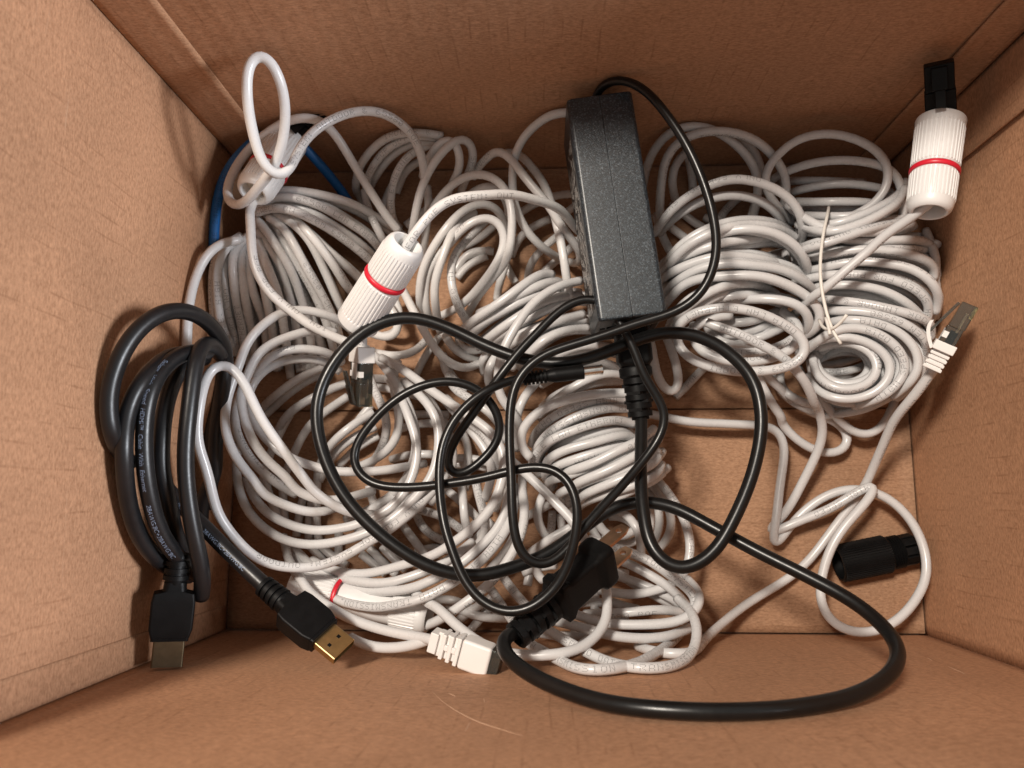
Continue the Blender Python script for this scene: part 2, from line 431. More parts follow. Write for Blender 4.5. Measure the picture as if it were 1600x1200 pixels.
def L(cable, spec, z=None, tx=None, under=0, name=None):
    pts = parse(spec); n = len(pts)
    zs = [q[2] for q in pts]
    if z is not None:
        zz = (z,) if isinstance(z, (int, float)) else z
        for i_, zv in enumerate(zz):
            k_ = 0 if len(zz) == 1 else round(i_ * (n - 1) / (len(zz) - 1))
            if zs[k_] is None: zs[k_] = zv
    kn = [i_ for i_ in range(n) if zs[i_] is not None]
    zf = np.interp(range(n), kn, [zs[i_] for i_ in kn])
    px = np.array([(q[0], q[1]) for q in pts])
    c3 = resample(lap(catmull(np.column_stack([px, zf * 3.3]), 3.0), 6), 8.0)
    c3 = lap(c3, 2)
    if cable in 'ABCDEFG':
        t_ = np.arange(len(c3)) * 8.0
        for k_ in range(2): c3[:, k_] += (0.2 if cable in 'ACDE' else 0.8) * np.sin(t_ / rng.uniform(14, 24) + rng.uniform(0, 6)) + (0.5 if cable in 'ACDE' else 1.2) * np.sin(t_ / rng.uniform(30, 50) + rng.uniform(0, 6))
    STR.append(dict(c=cable, px=c3[:, :2], z=c3[:, 2] / 3.3, r=RAD[cable], tx=tx, drop=z is not None and cable in 'ABCDEFG'))
    for k_ in range(under):
        sh = rng.normal(0, 5, 2); amp = rng.normal(0, 1.5 if cable in 'ACDE' else 3, 2)
        t_ = np.linspace(0, 1, len(c3))
        p2 = c3[:, :2] + sh + np.sin(t_ * 3 + rng.uniform(0, 6))[:, None] * amp
        STR.append(dict(c=cable, px=p2, z=np.maximum(3, c3[:, 2] / 3.3 - 6 - 6 * k_), r=RAD[cable], tx=None, drop=True))

TXT = 'LAN ETHERNET CABLE. HIGH SPEED DATA TRANSMISSION. ONLY FOR POE SYSTEM: OUTDOOR & INDOOR 220M 65580   '
# ---- A: fanned bundle at the upper left, cable running through the upper left connector
L('A', 'b 45,1010 48,860 62,700 120,490 200,360 300,310 380,300', (40, 62, 55))
L('A', 'b 345,1010 290,900 255,800 240,640 235,500 255,390 310,320 390,285', (20, 55, 52), ('CABLE. HIGH', -10, .25, 0), 1)
L('A', 'b 400,1050 345,900 305,780 285,600 275,480 300,390 390,300', (15, 48, 50), ('ONLY FOR POE', 10, .2, 1), 1)
L('A', 'b 425,1070 395,880 360,700 340,540 330,420 350,340 410,290', (12, 54, 52), ('LAN ETHERNET', 5, .1, 0), 1)
L('A', 'b 480,1100 450,850 430,760 400,600 385,450 390,350 430,270', (10, 52, 54), None, 1)
L('A', 'a 430,985,62 385,1050,64 370,1120,66 | b 430,60,68 445,150,70 450,300,70 465,450,70 510,560,68 600,670,66 700,740,64 800,820,62 920,880,60 1040,940,58 1180,990,52')
L('A', 'b 560,1110 530,800 470,650 440,520 425,400 440,300', (10, 50, 52), None, 1)
L('A', 'b 610,1110 590,900 550,700 520,550 500,400 480,310', (10, 48, 52), None, 1)
L('A', 'b 690,1120 660,900 620,640 560,480 520,380 490,300', (10, 50, 52), None, 1)
L('A', 'b 780,1120 740,900 690,650 650,500 600,400 540,300 490,240', (10, 48, 52), None, 1)
L('A', 'b 850,1100 800,800 740,600 680,450 620,350 540,230 490,170', (10, 50, 54), None, 1)
L('A', 'b 910,1060 850,830 760,600 700,480 650,380 590,280 540,200', (10, 44, 50), ('SYSTEM: OUT', -40, .35, 0), 1)
L('A', 'b 980,1060 930,850 860,660 760,480 680,360 610,220 560,160', (10, 46, 52), ('ONLY 65580', 45, .3, 0), 1)
L('A', 'b 1020,980 960,780 880,620 800,480 720,330 640,210 560,160', (10, 50, 54), ('65580 FOR POE', 10, .2, 1), 1)
L('A', 'b 1080,880 1000,700 900,480 800,280 720,200 640,150 540,140', (12, 50, 54), None, 1)
L('A', 'b 1120,680 1040,580 950,430 850,300 740,190 640,140', (12, 46, 50), ('DATA', -50, .3, 0), 1)
L('A', 'b 1140,560 1000,420 900,340 800,240 700,170 600,120', (12, 46, 50), None, 1)
L('A', 'b 1280,520 1130,370 1000,270 850,180 720,120 600,95 480,130', (12, 54, 56), ('CABLE ON 220M 65580 POE', 0, .22, 1), 1)
L('A', 'b 1300,420 1200,290 1060,190 900,95 760,45 620,30 520,60', (14, 52, 56), ('65580 LAN ETHERNET', 0, .12, 1), 1)
L('A', 'b 1250,430 1100,300 950,200 800,110 660,70 540,60', (12, 48, 52), None, 1)
L('A', 'b 1400,270 1250,170 1100,80 950,30 800,0 600,-10 520,40', (12, 50, 54), None, 1)
L('A', 'b 620,1060 660,800 700,600 640,420 540,300', (6, 34, 40)); L('A', 'b 480,1000 480,760 450,560 440,400 460,300', (6, 36, 42)); L('A', 'b 900,980 820,700 720,500 620,330', (6, 34, 40))
L('A', 'a 1455,930,44 1440,800,50 1380,640,58 1270,540,64 1130,492,70 980,505,74 840,565,78 730,650,80 660,750,82 620,850,84 560,905,88 490,880,94 420,780,102 375,600,112 345,400,122 350,200,130 410,115,132 480,160,128 545,280,120 582,430,112 580,600,104 545,760,98 480,890,90 430,950,84 370,1030,78 300,1085,70 240,1080,64 212,1020,60 235,920,56 310,790,52 420,670,48 540,580,50 650,535,54 760,535,54 850,590,50 930,690,46 1020,840,44 1110,990,42 1200,1130,38 1290,1240,28', None, ('SYSTEM: OUTDOOR & 65580 POE', 0, .045, 1))
L('A', 'b 1180,560,22 1300,700,28 1370,800,34 1380,880,32 1300,910,24 1200,880,16', None)
# ---- U: blue cable
L('U', 'a 1010,1110,10 950,1015,16 850,885,30 740,760,42 640,660,46 540,620,46 430,650,44 330,730,42 250,820,40 195,920,40 160,1040,42 145,1150,42 | b 222,200,40 215,330,34 225,470,24 250,600,12', None, ('UTP TYPE CAT.5E 24AWG PATCH CABLE', 0, .46, 1))
# ---- B: coil at the top centre; its end carries the central connector
L('B', 'q 140,720 95,640 90,560 120,440 170,340 260,240 380,170 520,140 680,140 800,170', (8, 40, 44), ('INDOOR & OUTDOOR', 20, .65, 0))
L('B', 'q 180,690 180,560 210,450 270,350 350,260 480,195 620,165 760,200', (18, 44, 46), ('POE FOR OUT', 0, .3, 0))
L('B', 'q 200,620 230,540 290,440 400,320 520,250 680,215 800,235', (14, 36, 40))
L('B', 'q 440,930 400,880 385,780 385,640 410,520 470,400 560,310 680,260 780,220', (10, 40, 44), ('E LAN ETHERNET', 0, .16, 0))
L('B', 'q 420,640 480,480 600,390 720,350', (10, 24, 30)); L('B', 'q 310,800 330,680 400,560', (10, 16, 22))
L('B', 'q 360,1120 330,1080 260,950 210,820 180,720 165,620', (14, 34, 30), ('65580', 0, .5, 1))
L('B', 'q 640,520 700,370 790,220 860,170 930,230 950,350 930,480 880,600 840,700', (40, 62, 22))
L('B', 'q 530,1060 545,980 580,800 640,600 720,430 830,280 930,200 1010,190 1060,270 1060,380 1010,520 970,640', (34, 62, 24), ('SPEED', 10, .72, 0))
L('B', 'q 660,1240 655,1100 665,900 690,720 680,600', (16, 30, 34))
L('B', 'r 380,700 320,560 295,440 295,300 340,160 430,-10 500,-120 600,-220 700,-290 820,-330 920,-300 990,-230 1030,-100', (20, 52, 30))
L('B', 'r 420,700 360,600 335,480 345,330 400,190 480,80 560,-20 650,-130 780,-210 900,-225 980,-160 1010,-40 980,100 900,250 800,370 700,470 560,560 470,600', (20, 56, 26), ('DATA TRANSM', 50, .22, 0))
L('B', 'r 470,740 440,600 425,450 430,300 470,130 520,0 580,-110 660,-200 760,-260', (30, 54, 44))
L('B', 'r 720,690 690,640 620,540 575,420 560,280 565,150 610,50 680,-40 760,-110 860,-200', (40, 44, 30), ('65580 M1 74 HIGH', 0, .1, 0))
L('B', 'q 640,940 700,820 790,680 900,560 1020,500 1150,485 1260,530 1330,600 1370,700 1385,850 1370,1000 | r 1040,80 980,200 880,330 760,480 690,620', (30, 58, 24))
L('B', 'q 980,700 1060,640 1130,590 1220,575 1300,620 1350,740 1360,860', (36, 48, 24))
L('B', 'q 1060,520,26 1100,440,30 1170,350,42 1250,285,52 | f 630,350,56 700,440,56 780,540,56 870,640,56 930,740,54 1000,830,50 1060,920,46 1068,990,42 1030,1012,38 990,1000,34', None, ('OUTDOOR', 20, .02, 0))
L('B', 'f 600,320 660,315 740,380 830,490 870,590 900,700 940,820 970,950 980,1100 995,1220', (36, 52, 48))
L('B', 'f 1060,60 980,65 900,70 800,130 720,210 660,320 635,430 635,540 660,650 720,770 800,880 900,960 1000,1005', (60, 46, 36))
L('B', 'e 500,230,92 560,140,101 | q 600,960,106 740,800,106 900,700,102 | f 500,572,96 650,575,88 800,610,78 900,650,70 980,710,60 1030,770,50 1080,820,40', None, ('FOR POE SYSTEM: OUT', -20, .06, 0))
L('B', 'f 1060,570 900,585 760,650 680,700', (22, 18, 10)); L('B', 'f 640,960 680,860 760,780 880,725', (5, 12, 20)); L('B', 'f 735,1200 740,1060 790,950 870,870 970,800', (6, 16, 24))
L('B', 'f 1040,640 960,690 900,760', (20, 16)); L('B', 'f 830,1060 900,1000 1000,920 1060,860', (8, 18, 26))
L('B', 'r 590,240 680,100 800,60 920,70', (10, 14, 12)); L('B', 'r 610,300 700,180 860,110', (6, 9, 9)); L('B', 'r 940,480 970,330 1030,100 1055,-40', (12, 26, 20)); L('B', 'r 1090,330 1030,240 990,120', (6, 9, 8))
L('B', 'r 100,300 150,380 230,520 320,700 420,860 520,980 620,1040 720,1040 800,990', (30, 40, 26)); L('B', 'r -90,910 0,930 130,950 230,930 320,860 360,790', (22, 30, 16), ('POE', 20, .75, 0))
L('B', 'r 60,420 130,570 140,690 80,760 0,775', (24, 26, 16)); L('B', 'r 450,700 530,830 620,920 740,970 840,980', (16, 28, 20)); L('B', 'r 610,760 630,850 700,890 800,890 880,860', (14, 30, 26))
L('B', 'r 260,1100 330,950 420,820 520,700', (4, 6, 10)); L('B', 'r 470,920 500,1000 540,1100 640,1200', (16, 24, 18), ('OUTDOOR', 0, .1, 0))
L('B', 'q 500,920 620,840 760,720', (5, 8, 12)); L('B', 'q 960,1100 1060,1060 1180,980 1280,880', (5, 10, 14)); L('B', 'q 1010,1180 1100,1130 1220,1130', (4, 5, 6))
# ---- C: tight coil in the middle, partly under the adapter
for a_, z_, t_ in (('r 640,760 700,680 780,620 900,540 1050,430 1200,320 1340,240 1400,260', (36, 58, 44), None), ('r 790,590 900,540 1000,490 1200,390 1330,330 1440,310 1490,340', (38, 56, 42), None),
                   ('r 690,790 740,730 850,640 1000,560 1200,450 1340,420 1460,440', (36, 54, 40), None), ('r 790,870 860,800 1000,690 1150,590 1330,480 1540,430 1640,440', (34, 54, 38), None),
                   ('r 830,880 920,800 1100,680 1300,570 1450,500 1660,460', (34, 54, 38), None), ('r 960,900 1050,850 1200,750 1400,660 1660,590', (36, 52, 38), None),
                   ('r 930,870 1100,780 1300,690 1500,640 1680,640', (34, 50, 36), None), ('r 1120,1000 1200,920 1350,790 1500,730 1700,710', (36, 54, 40), None),
                   ('l 240,540 300,470 420,370 560,310 760,300', (36, 52, 38), None), ('l 460,500 520,460 650,400 800,400 920,430', (34, 50, 36), None), ('l 160,560 260,440 380,340 520,270 740,230', (30, 46, 34), None),
                   ('l 420,620 520,560 660,510 800,500 940,560', (30, 44, 32), None)):
    L('C', a_, z_, t_, 2)
L('C', 'u 190,640,40 150,500,46 -10,300,54 -10,180,56 | r 960,1000,58 1010,850,60 1080,720,62 1180,570,62 1300,450,58 1450,360,52 1640,310,42', None)
L('C', 'r 900,1230 860,1130 880,1000 940,920 1080,830', (24, 42, 44)); L('C', 'r 830,1080 810,980 860,900 1000,840', (20, 36, 40))
L('C', 'u 140,760 140,500 170,380 250,260 320,190', (36, 46, 50))
L('C', 'u 330,480 430,380 560,280 700,190 850,130 1010,140 1100,180', (34, 52, 42), ('POE', 0, .15, 1), 1); L('C', 'u 400,420 480,340 620,260 800,200 1020,190', (30, 50, 42), None, 1)
L('C', 'u 260,830,36 200,790,42 170,680,50 210,560,58 330,440,62 500,360,64 700,310,64 900,285,62 1080,290,58')
L('C', 'u 270,720 290,640 330,590 430,500 550,430 680,385 820,350 1080,345', (40, 57, 50), ('HIGH SPEED DATA', 0, .18, 1), 1)
L('C', 'u 270,900 300,760 380,640 480,570 620,500 760,440 900,415 1100,420', (40, 58, 52), ('DATA TRANSMISSION', 0, .3, 1), 1)
L('C', 'u 330,960 280,900 310,790 390,700 520,640 680,580 860,520 1000,510 1120,545', (34, 62, 50), ('CABLE LAN ETHERNET', 0, .16, 0), 1)
L('C', 'u 430,780 480,730 600,680 760,640 900,605 1050,600 1090,650', (34, 56, 40), None, 1)
L('C', 'u 420,930 365,880 440,810 600,740 780,700 950,650 1080,640 1140,680', (36, 60, 42), None, 1)
L('C', 'u 400,1010 360,960 480,890 650,835 850,770 1050,720 1180,690', (36, 58, 44), None, 1)
L('C', 'u 560,1010 530,960 700,900 850,840 1000,760 1160,690 1250,630 1290,590', (38, 62, 48), ('65580', 20, .6, 1), 1)
L('C', 'u 440,1080 390,1030 540,985 700,930 900,850 1060,790 1200,720 1280,650', (36, 59, 46), None, 1)
L('C', 'u 640,1100 610,1060 800,975 950,905 1140,805 1270,730 1300,680', (38, 63, 46), None, 1)
L('C', 'u 520,1190 470,1145 650,1060 800,1000 1000,950 1140,890 1300,820 1320,770', (36, 60, 44), None, 1)
L('C', 'u 690,1210 680,1150 850,1070 1000,1010 1130,950 1310,870 1330,820', (36, 62, 44), None, 1)
L('C', 'u 640,1270 700,1200 900,1130 1100,1060 1250,1000 1350,930 1350,880', (32, 58, 42), None, 1)
L('C', 'u 820,1270 860,1220 1000,1150 1150,1080 1300,1015 1365,955', (30, 56, 40), None, 1)
# ---- D: coil right of the adapter, its end makes the long loops on the bare floor
L('D', 'h 20,520 40,420 80,310 160,210 260,155 370,150 480,180 600,260 690,360 740,470 735,600 700,760', (20, 50, 22))
L('D', 'h 120,800 125,640 135,500 165,340 240,250 340,195 470,175 600,190 730,240 840,340 910,450 915,560 890,680 850,780', (24, 60, 26))
L('D', 'h 240,660 205,560 200,440 240,350 330,290', (16, 34, 34)); L('D', 'h 290,300 320,420 330,540', (20, 14, 8)); L('D', 'h 600,200 700,280 760,420 750,560', (30, 26, 12))
L('D', 'h 90,820 110,780 180,690 280,600 400,530 540,480 660,480 800,520 920,590 1000,690 1020,800 1010,920', (40, 68, 36), None)
L('D', 'h 120,820 170,760 260,680 400,610 540,580 680,590 800,640 880,720 930,820', (34, 60, 34))
for a_, z_, t_ in (('s 200,470 240,400 340,270 480,180 650,100 830,60 1000,55 1150,80 1300,170', (40, 66, 44), None), ('s 150,500 200,430 320,330 450,240 620,150 800,100 960,95 1120,130 1270,210 1370,320 1400,430 1390,540', (38, 68, 40), None),
                   ('s 160,480 210,440 330,340 500,270 700,205 850,190 1050,170 1150,190', (36, 60, 44), None), ('s 150,560 200,500 330,420 480,360 640,320 820,320 1000,340 1180,400 1240,460', (36, 62, 42), None),
                   ('s 170,660 220,600 330,510 460,440 620,390 800,385 960,400 1150,420 1300,480 1420,570 1500,680', (38, 66, 44), None),
                   ('s 180,760 240,690 330,580 460,510 620,490 800,480 980,485 1160,530 1320,600 1440,690 1520,790 1510,880 1420,960 1300,1010', (40, 70, 44), None),
                   ('s 270,960 290,900 330,800 430,710 560,630 700,570 860,545 1020,570 1130,640', (46, 68, 46), None), ('s 480,720 560,690 700,660 880,640 1050,650 1180,700', (40, 58, 44), None),
                   ('s 680,730 760,700 900,680 1100,680 1260,700 1370,760 1420,850 1390,960 1290,1040', (42, 64, 40), None)):
    L('D', a_, z_, t_, 2)
L('D', 't 300,390,60 360,310,66 460,255,70 600,222,72 760,217,73 900,237,73 1060,287,73 1200,357,73 1320,437,72 1395,520,70 1390,600,68 1320,670,66 1200,720,64 1000,752,62 800,752,62 600,720,62 430,650,60 330,570,58 290,480,56 310,390,54', None, ('DATA LAN ETHERNET', 0, .04, 1))
STR[-1]['tx2'] = ('INDOOR & 65580', 0, .50, 1)
L('D', 't 400,420 460,390 520,330 640,290 760,285', (40, 50, 50)); L('D', 't 450,360 440,480 480,570 600,630 760,670 950,670 1100,640 1250,580 1340,500 1345,410 1300,330 1180,250', (46, 52, 50))
L('D', 't 520,540 700,580 850,600 1050,580 1200,530 1290,460', (34, 44, 46), ('DATA SYSTEM', 0, .3, 1)); L('D', 't 560,380 620,470 760,530 950,520', (30, 36, 36))
L('D', 't 560,300 690,340 850,350 1000,310 1150,240', (30, 38, 40)); L('D', 't 660,540 900,500 1100,430 1250,350', (26, 34, 38)); L('D', 't 560,440 760,450 980,400 1180,310', (26, 32, 36)); L('D', 't 480,320 640,310 800,330 950,300', (30, 36, 38)); L('D', 't 500,500 700,480 950,450 1150,380 1300,260', (20, 28, 32))
L('D', 't 560,340,58 640,375,62 800,420,66 1000,520,68 1180,620,68 1320,760,64 1400,880,58 1450,1020,48 | k 570,110,34 590,210,26 565,300,20 500,430,14 420,575,9 350,650,5 318,668,5 345,672,7 450,625,12 600,565,14 760,470,20 815,445,24 832,440,27 828,455,30 780,530,30 690,630,26 625,730,22 588,840,20 573,930,20 605,1040,24 690,1100,28 790,1112,30 900,1072,30 1000,970,26 1052,860,22 1042,740,20 975,600,18 870,505,16 780,475,15 690,470,14 600,500,12 500,570,9 420,660,6 375,730,4 355,732,6 365,680,9 378,600,10 400,430,11 418,300,12 412,235,13 385,200,13 330,185,13 200,178,14 0,170,15 -120,150,16 -250,120,14', None, ('OUTDOOR & OUT', 0, .012, 0))
STR[-1]['tx2'] = ('HIGH SPEED', 0, .30, 1)
L('D', 't 60,420 100,520 110,640 140,780 200,900 270,955 315,930 325,860 315,760 285,640 240,520 200,400', (40, 22, 40)); L('D', 't 290,960 400,860 500,740 600,660', (8, 8, 10), ('POE', 0, .3, 0))
L('D', 't 940,700 980,790 1030,900 1120,1050 1230,1190 | k 380,140 460,240 560,300 650,310 705,270 700,215 640,165 560,140 480,90 400,40 | t 1250,960 1150,870 1060,800 1000,720', (30, 5, 30), ('SYSTEM', 20, .72, 0))
L('D', 'h 100,700 150,860 220,980', (26, 30, 34)); L('D', 'h 180,770 300,860 380,920', (14, 18, 20)); L('D', 'h 480,760 540,660 620,600', (5, 8, 10), ('POE', 0, .2, 0)); L('D', 'h 600,960 680,780 725,600', (16, 20, 18)); L('D', 'h 200,620 320,740 460,820', (6, 10, 14)); L('D', 'h 400,720 520,760 660,800', (12, 18, 20))
L('D', 's 1180,180 1230,330 1200,450', (20, 30, 30)); L('D', 's 1070,320 1200,280 1330,250', (18, 22, 20)); L('D', 's 780,310 900,220 960,140', (20, 24, 26)); L('D', 's 1250,200 1300,330 1290,460', (18, 26, 26))
# ---- E: coil at the right with the string tie and the right connector
L('E', 'h 960,760 880,680 800,580 775,480 800,400 880,310 960,240 1080,200 1200,195 1350,230 1480,300 1555,400 1550,520 1480,620 1350,700 1180,755 1040,790', (30, 62, 40))
L('E', 'h 780,560 830,480 920,430 1080,375 1280,360 1450,380 1600,440 | i 700,70 700,130 640,180', (22, 58, 46)); L('E', 'h 900,600 950,560 1100,525 1300,510 1480,530 1600,570 | i 640,80', (20, 50, 40)); L('E', 'h 880,500 960,490 1150,490 1400,500', (22, 40, 44))
L('E', 'i 190,45 300,45 420,45 560,55 660,90', (40, 52, 46)); L('E', 'i 200,80 350,85 500,85 620,100', (36, 46, 40)); L('E', 'i 180,110 300,112 480,110 580,80 640,20', (40, 54, 50))
for a_, z_, t_ in (('i 150,60 260,140 340,180 480,190 620,185 740,145', (44, 62, 58), None), ('i 200,150 330,190 420,175 560,120 680,40 700,-20', (46, 66, 60), None), ('i 180,290 240,265 320,240 420,210 560,165 700,140', (46, 68, 60), None), ('i 200,185 330,200 480,235 650,225 790,225 820,245', (40, 58, 52), None),
                   ('i 190,330 320,300 500,265 650,280 780,310 850,350 835,410', (42, 62, 54), None), ('i 200,380 320,355 460,325 600,330 740,360 840,430 868,500 845,570', (42, 66, 56), None),
                   ('i 200,300 300,275 520,270 700,265 800,275', (40, 56, 50), ('POE SPEED', 0, .55, 1)), ('i 180,420 280,400 400,385 550,390 680,420 780,470 822,540 800,610', (42, 62, 54), ('HIGH SPEED FOR POE', 0, .35, 1)),
                   ('i 230,460 330,440 500,440 650,480 760,560 800,620', (40, 58, 50), None), ('i 240,500 350,505 500,520 650,550 760,580 835,620 820,690', (42, 64, 54), ('OUTDOOR INDOOR & PO', 0, .2, 1)),
                   ('i 260,560 350,555 500,560 640,590 760,650 815,720 790,800', (42, 64, 52), ('SYSTEM 65580', 0, .45, 1)), ('i 280,640 380,600 550,610 680,660 760,740 770,830 720,900 640,960', (44, 66, 46), ('DATA', 0, .3, 1)),
                   ('i 240,740 290,700 400,640 550,650 660,720 710,800 690,880 600,960 480,1000', (44, 66, 42), ('HIGH SPEED DATA', 0, .35, 1)), ('i 200,760 300,690 450,680 560,720 640,800 620,890 520,960 380,970 290,930 250,860', (44, 62, 40), None),
                   ('i 300,730 410,700 520,730 580,800 560,880 450,930 340,910 280,840 270,770', (46, 58, 42), None)):
    L('E', a_, z_, t_, 2)
L('E', 'i 300,1060 380,1040 480,1030 600,980 720,900 790,800 800,720', (14, 40, 46)); L('E', 'i 330,1000 450,1000 580,960 690,890', (16, 30, 36))
L('E', 'i 370,690 300,760 268,840 290,940 370,1050 450,1120 520,1145 590,1110 640,1020 665,950 660,900', (52, 8, 20))
L('E', 'i 120,840 115,900 150,950 260,1000 400,1010', (20, 26, 22)); L('E', 'i 90,860 110,930 200,1000 330,1050 430,1090', (14, 18, 12), ('SYSTEM', 0, .55, 0)); L('E', 'i 200,820 240,900 320,960', (20, 30, 30))
L('E', 'i 290,790 360,750 460,750 540,780', (30, 34, 30)); L('E', 'i 280,840 400,850 540,800 580,760', (24, 28, 30), ('POE DATA', 0, .2, 0)); L('E', 'i 300,810 420,800 540,750', (20, 22, 22)); L('E', 'i 290,880 420,880 560,850', (14, 16, 16)); L('E', 'i 320,770 420,780 520,740', (12, 12, 12))
L('E', 'j 330,960,98 260,1020,94 130,1110,86 0,1190,78 | i 560,250,74 420,370,72 330,450,70 270,490,62 200,560,44')
L('E', 'i 800,180 830,260 860,340 830,420', (50, 52, 50)); L('E', 'i 760,420 830,480 850,560 790,640', (44, 50, 46))
for a_, z_ in (('i 240,480 340,470 500,478 640,515 750,570 815,650', (42, 60, 50)), ('i 250,530 350,532 500,540 650,570 770,620 825,700 800,780', (42, 62, 50)), ('i 270,600 370,578 520,585 660,625 765,695 790,780 750,870', (42, 63, 48)),
               ('i 260,680 340,625 470,620 610,650 700,720 740,800 715,880 640,940', (44, 64, 46)), ('i 230,760 310,710 420,665 540,690 640,760 665,840 630,910 550,970 430,985', (44, 63, 42)), ('i 290,760 380,700 480,700 580,760 610,830 570,905 470,945 350,945 280,890', (44, 60, 42)),
               ('i 330,770 420,722 500,742 548,800 530,860 450,900 360,890 305,840', (40, 50, 40)), ('i 190,360 320,330 470,300 620,305 760,335 850,395 850,470', (42, 63, 54)), ('i 190,400 300,380 440,358 600,362 730,395 825,460 850,530 815,600', (42, 63, 54)), ('i 200,440 300,415 450,412 620,445 745,510 805,580', (40, 60, 52)), ('i 190,260 330,222 520,232 700,250 810,262', (40, 57, 52)), ('i 200,225 340,215 500,212 640,205 780,212', (40, 56, 50))):
    L('E', a_, tuple(q - 9 for q in z_), None, 0)
# string tie round the right coil
L('T', 'i 345,70,40 338,110,62 318,200,70 305,320,72 304,400,72 315,480,72 340,590,72 362,655,74 380,690,76 402,712,74'); L('T', 'i 300,600,60 325,650,74 370,662,78 395,620,80 430,575,80'); L('T', 'i 330,590,74 350,615,78 345,640,79 362,650,80 375,668,80 350,668,78')
# ---- F: wide loose loops at the lower left
L('F', 'b 1080,870 1000,800 850,745 740,735 640,750 540,805 460,880 400,980 | y 400,140 320,330 280,520 285,700 340,880 440,1030 560,1160 | z 430,130 560,220 700,280 850,325 1000,325 1100,285 1200,230', (48, 72, 46))
L('F', 'b 980,880 820,870 700,890 600,930 520,985 460,1060 | y 480,220 420,350 410,500 440,660 500,800 600,930 720,1040 850,1130 | z 700,100 830,180 930,225 1100,225 1250,190 1400,140', (50, 70, 44))
L('F', 'y 420,330 370,440 350,560 370,720 430,860 520,980 620,1070 740,1160 | z 620,95 760,170', (50, 56, 48), ('CABLE LAN ETHERNET', -55, .4, 1))
L('F', 'y 1250,130 1180,80 1080,45 900,25 760,40 650,90 560,180 500,290 460,400', (40, 58, 50), ('POE', -40, .4, 0)); L('F', 'y 1240,220 1180,170 1100,130 950,105 800,115 680,150 580,210 500,310 470,440 500,600 560,720 650,820 760,900 900,965 1080,1030 1200,1060 | m 850,550 1000,545 1150,520 1300,490', (36, 56, 40))
L('F', 'm 1420,560,38 1330,680,44 1230,790,48 1100,890,52 960,990,54 800,1080,56 650,1130,58 500,1150,60 350,1130,64 200,1060,70 80,930,74 0,790,80 | y 110,1000,84 50,820,88 35,680,92 50,520,95 95,330,95 165,190,93 250,135,91 330,180,89 410,270,87 480,400,84 560,560,82 650,720,78 760,880,74 860,1020,70 980,1160,66 | z 850,100,64 950,190,62 1080,270,58 1250,330,52 1400,340,44', None, ('ONLY FOR POE SYSTEM: OUTDOOR', -35, .06, 0))
L('F', 'y 400,840 370,1000 380,1150 | z 310,200 390,350 500,470 640,550 800,590 960,595 1130,570 1300,520 | m 950,920 1100,830 1230,720 1330,590 1380,450 1390,300 1350,170 1260,60 1160,-20', (30, 54, 44))
L('F', 'z 330,40 350,90 430,230 540,350 680,430 850,470 1000,475 1150,455 1300,420 | m 900,860 1050,790 1150,700 1230,560 1250,400 1210,230 1130,60 1060,-40', (36, 54, 40))
L('F', 'z 650,520,20 680,620,26 720,740,40 780,880,54 | A 110,60,52 170,180,60 280,280,66 430,370,72 600,430,76 800,480,80 980,515,84 1060,535,86')
L('F', 'z 740,640 800,760 880,890 1000,1000 1150,1080 1330,1110 | x 150,1020 300,1000 450,960 600,900 750,830 880,740 980,650 1080,560 1180,450 1250,330 1290,180 1300,0', (30, 74, 50), ('HIGH SPEED DATA TRANSMISSION. ONLY FOR', -8, .15, 1))
L('F', 'z 720,600 850,720 1000,840 1200,940 1380,985 | x 250,885 400,860 550,810 700,740 870,630 1000,520 1130,390 1220,230 1250,60 1240,-100', (30, 66, 50))
L('F', 'z 900,720 1000,780 1150,820 | x 0,725 100,720 300,680 450,640 620,580 800,460 950,350 1080,220 1160,80 | w 1215,900 1190,760 1100,620 980,520 850,420 720,330 620,270 520,200 420,130 300,60 180,0', (40, 66, 40))
L('F', 'x -300,700 -150,770 0,790 200,805 400,760 600,690 780,600 960,470', (40, 60, 50)); L('F', 'x 1380,-140 1370,0 1390,150 1370,350 1310,510 1230,640 1150,740 1040,850 900,960 780,1060 640,1140 500,1180', (46, 64, 60))
L('F', 'w 120,-40 200,50 330,230 420,400 480,560 490,720 450,860 380,1020 250,1150 120,1230', (30, 44, 30)); L('F', 'w 330,20 300,120 300,250 340,420 330,600 250,750 130,850 20,900', (34, 38, 26)); L('F', 'w 100,150 130,250 200,400 240,560 200,720 150,830 60,920', (30, 34, 24), ('OUTDOOR & INDOOR', 0, .1, 0))
L('F', 'w 700,520 760,640 800,780 790,920 720,1060 600,1200', (30, 38, 34)); L('F', 'w 560,300 640,420 690,600 690,760 640,930 540,1090', (30, 44, 36)); L('F', 'w 720,330 800,400 900,560 1000,660 1080,780 1120,900 1100,1050 1050,1180', (30, 42, 40)); L('F', 'w 640,270 740,360 850,500 960,560 1090,700 1160,850 1150,1000', (28, 46, 42)); L('F', 'w 880,620 920,760 900,900 880,1100', (12, 20, 26)); L('F', 'w 740,100 800,250 920,320 1040,420 1180,560 1230,700', (26, 36, 40), ('TRANSMISSION', 0, .05, 0)); L('F', 'w 700,-40 720,120 800,190 900,260', (24, 30, 28))
L('F', 'w 100,160 240,160 400,190 560,260', (14, 18, 18)); L('F', 'w 130,240 300,250 480,300 640,340', (10, 14, 16)); L('F', 'w 330,590 480,545 660,540 800,560', (14, 18, 18)); L('F', 'w 360,480 600,460 760,470', (9, 10, 12)); L('F', 'w 280,850 450,800 660,790 800,800', (14, 18, 18)); L('F', 'w 800,830 900,820 1010,840 1120,880', (24, 26, 24)); L('F', 'w 760,880 900,880 1060,910', (12, 14, 14))
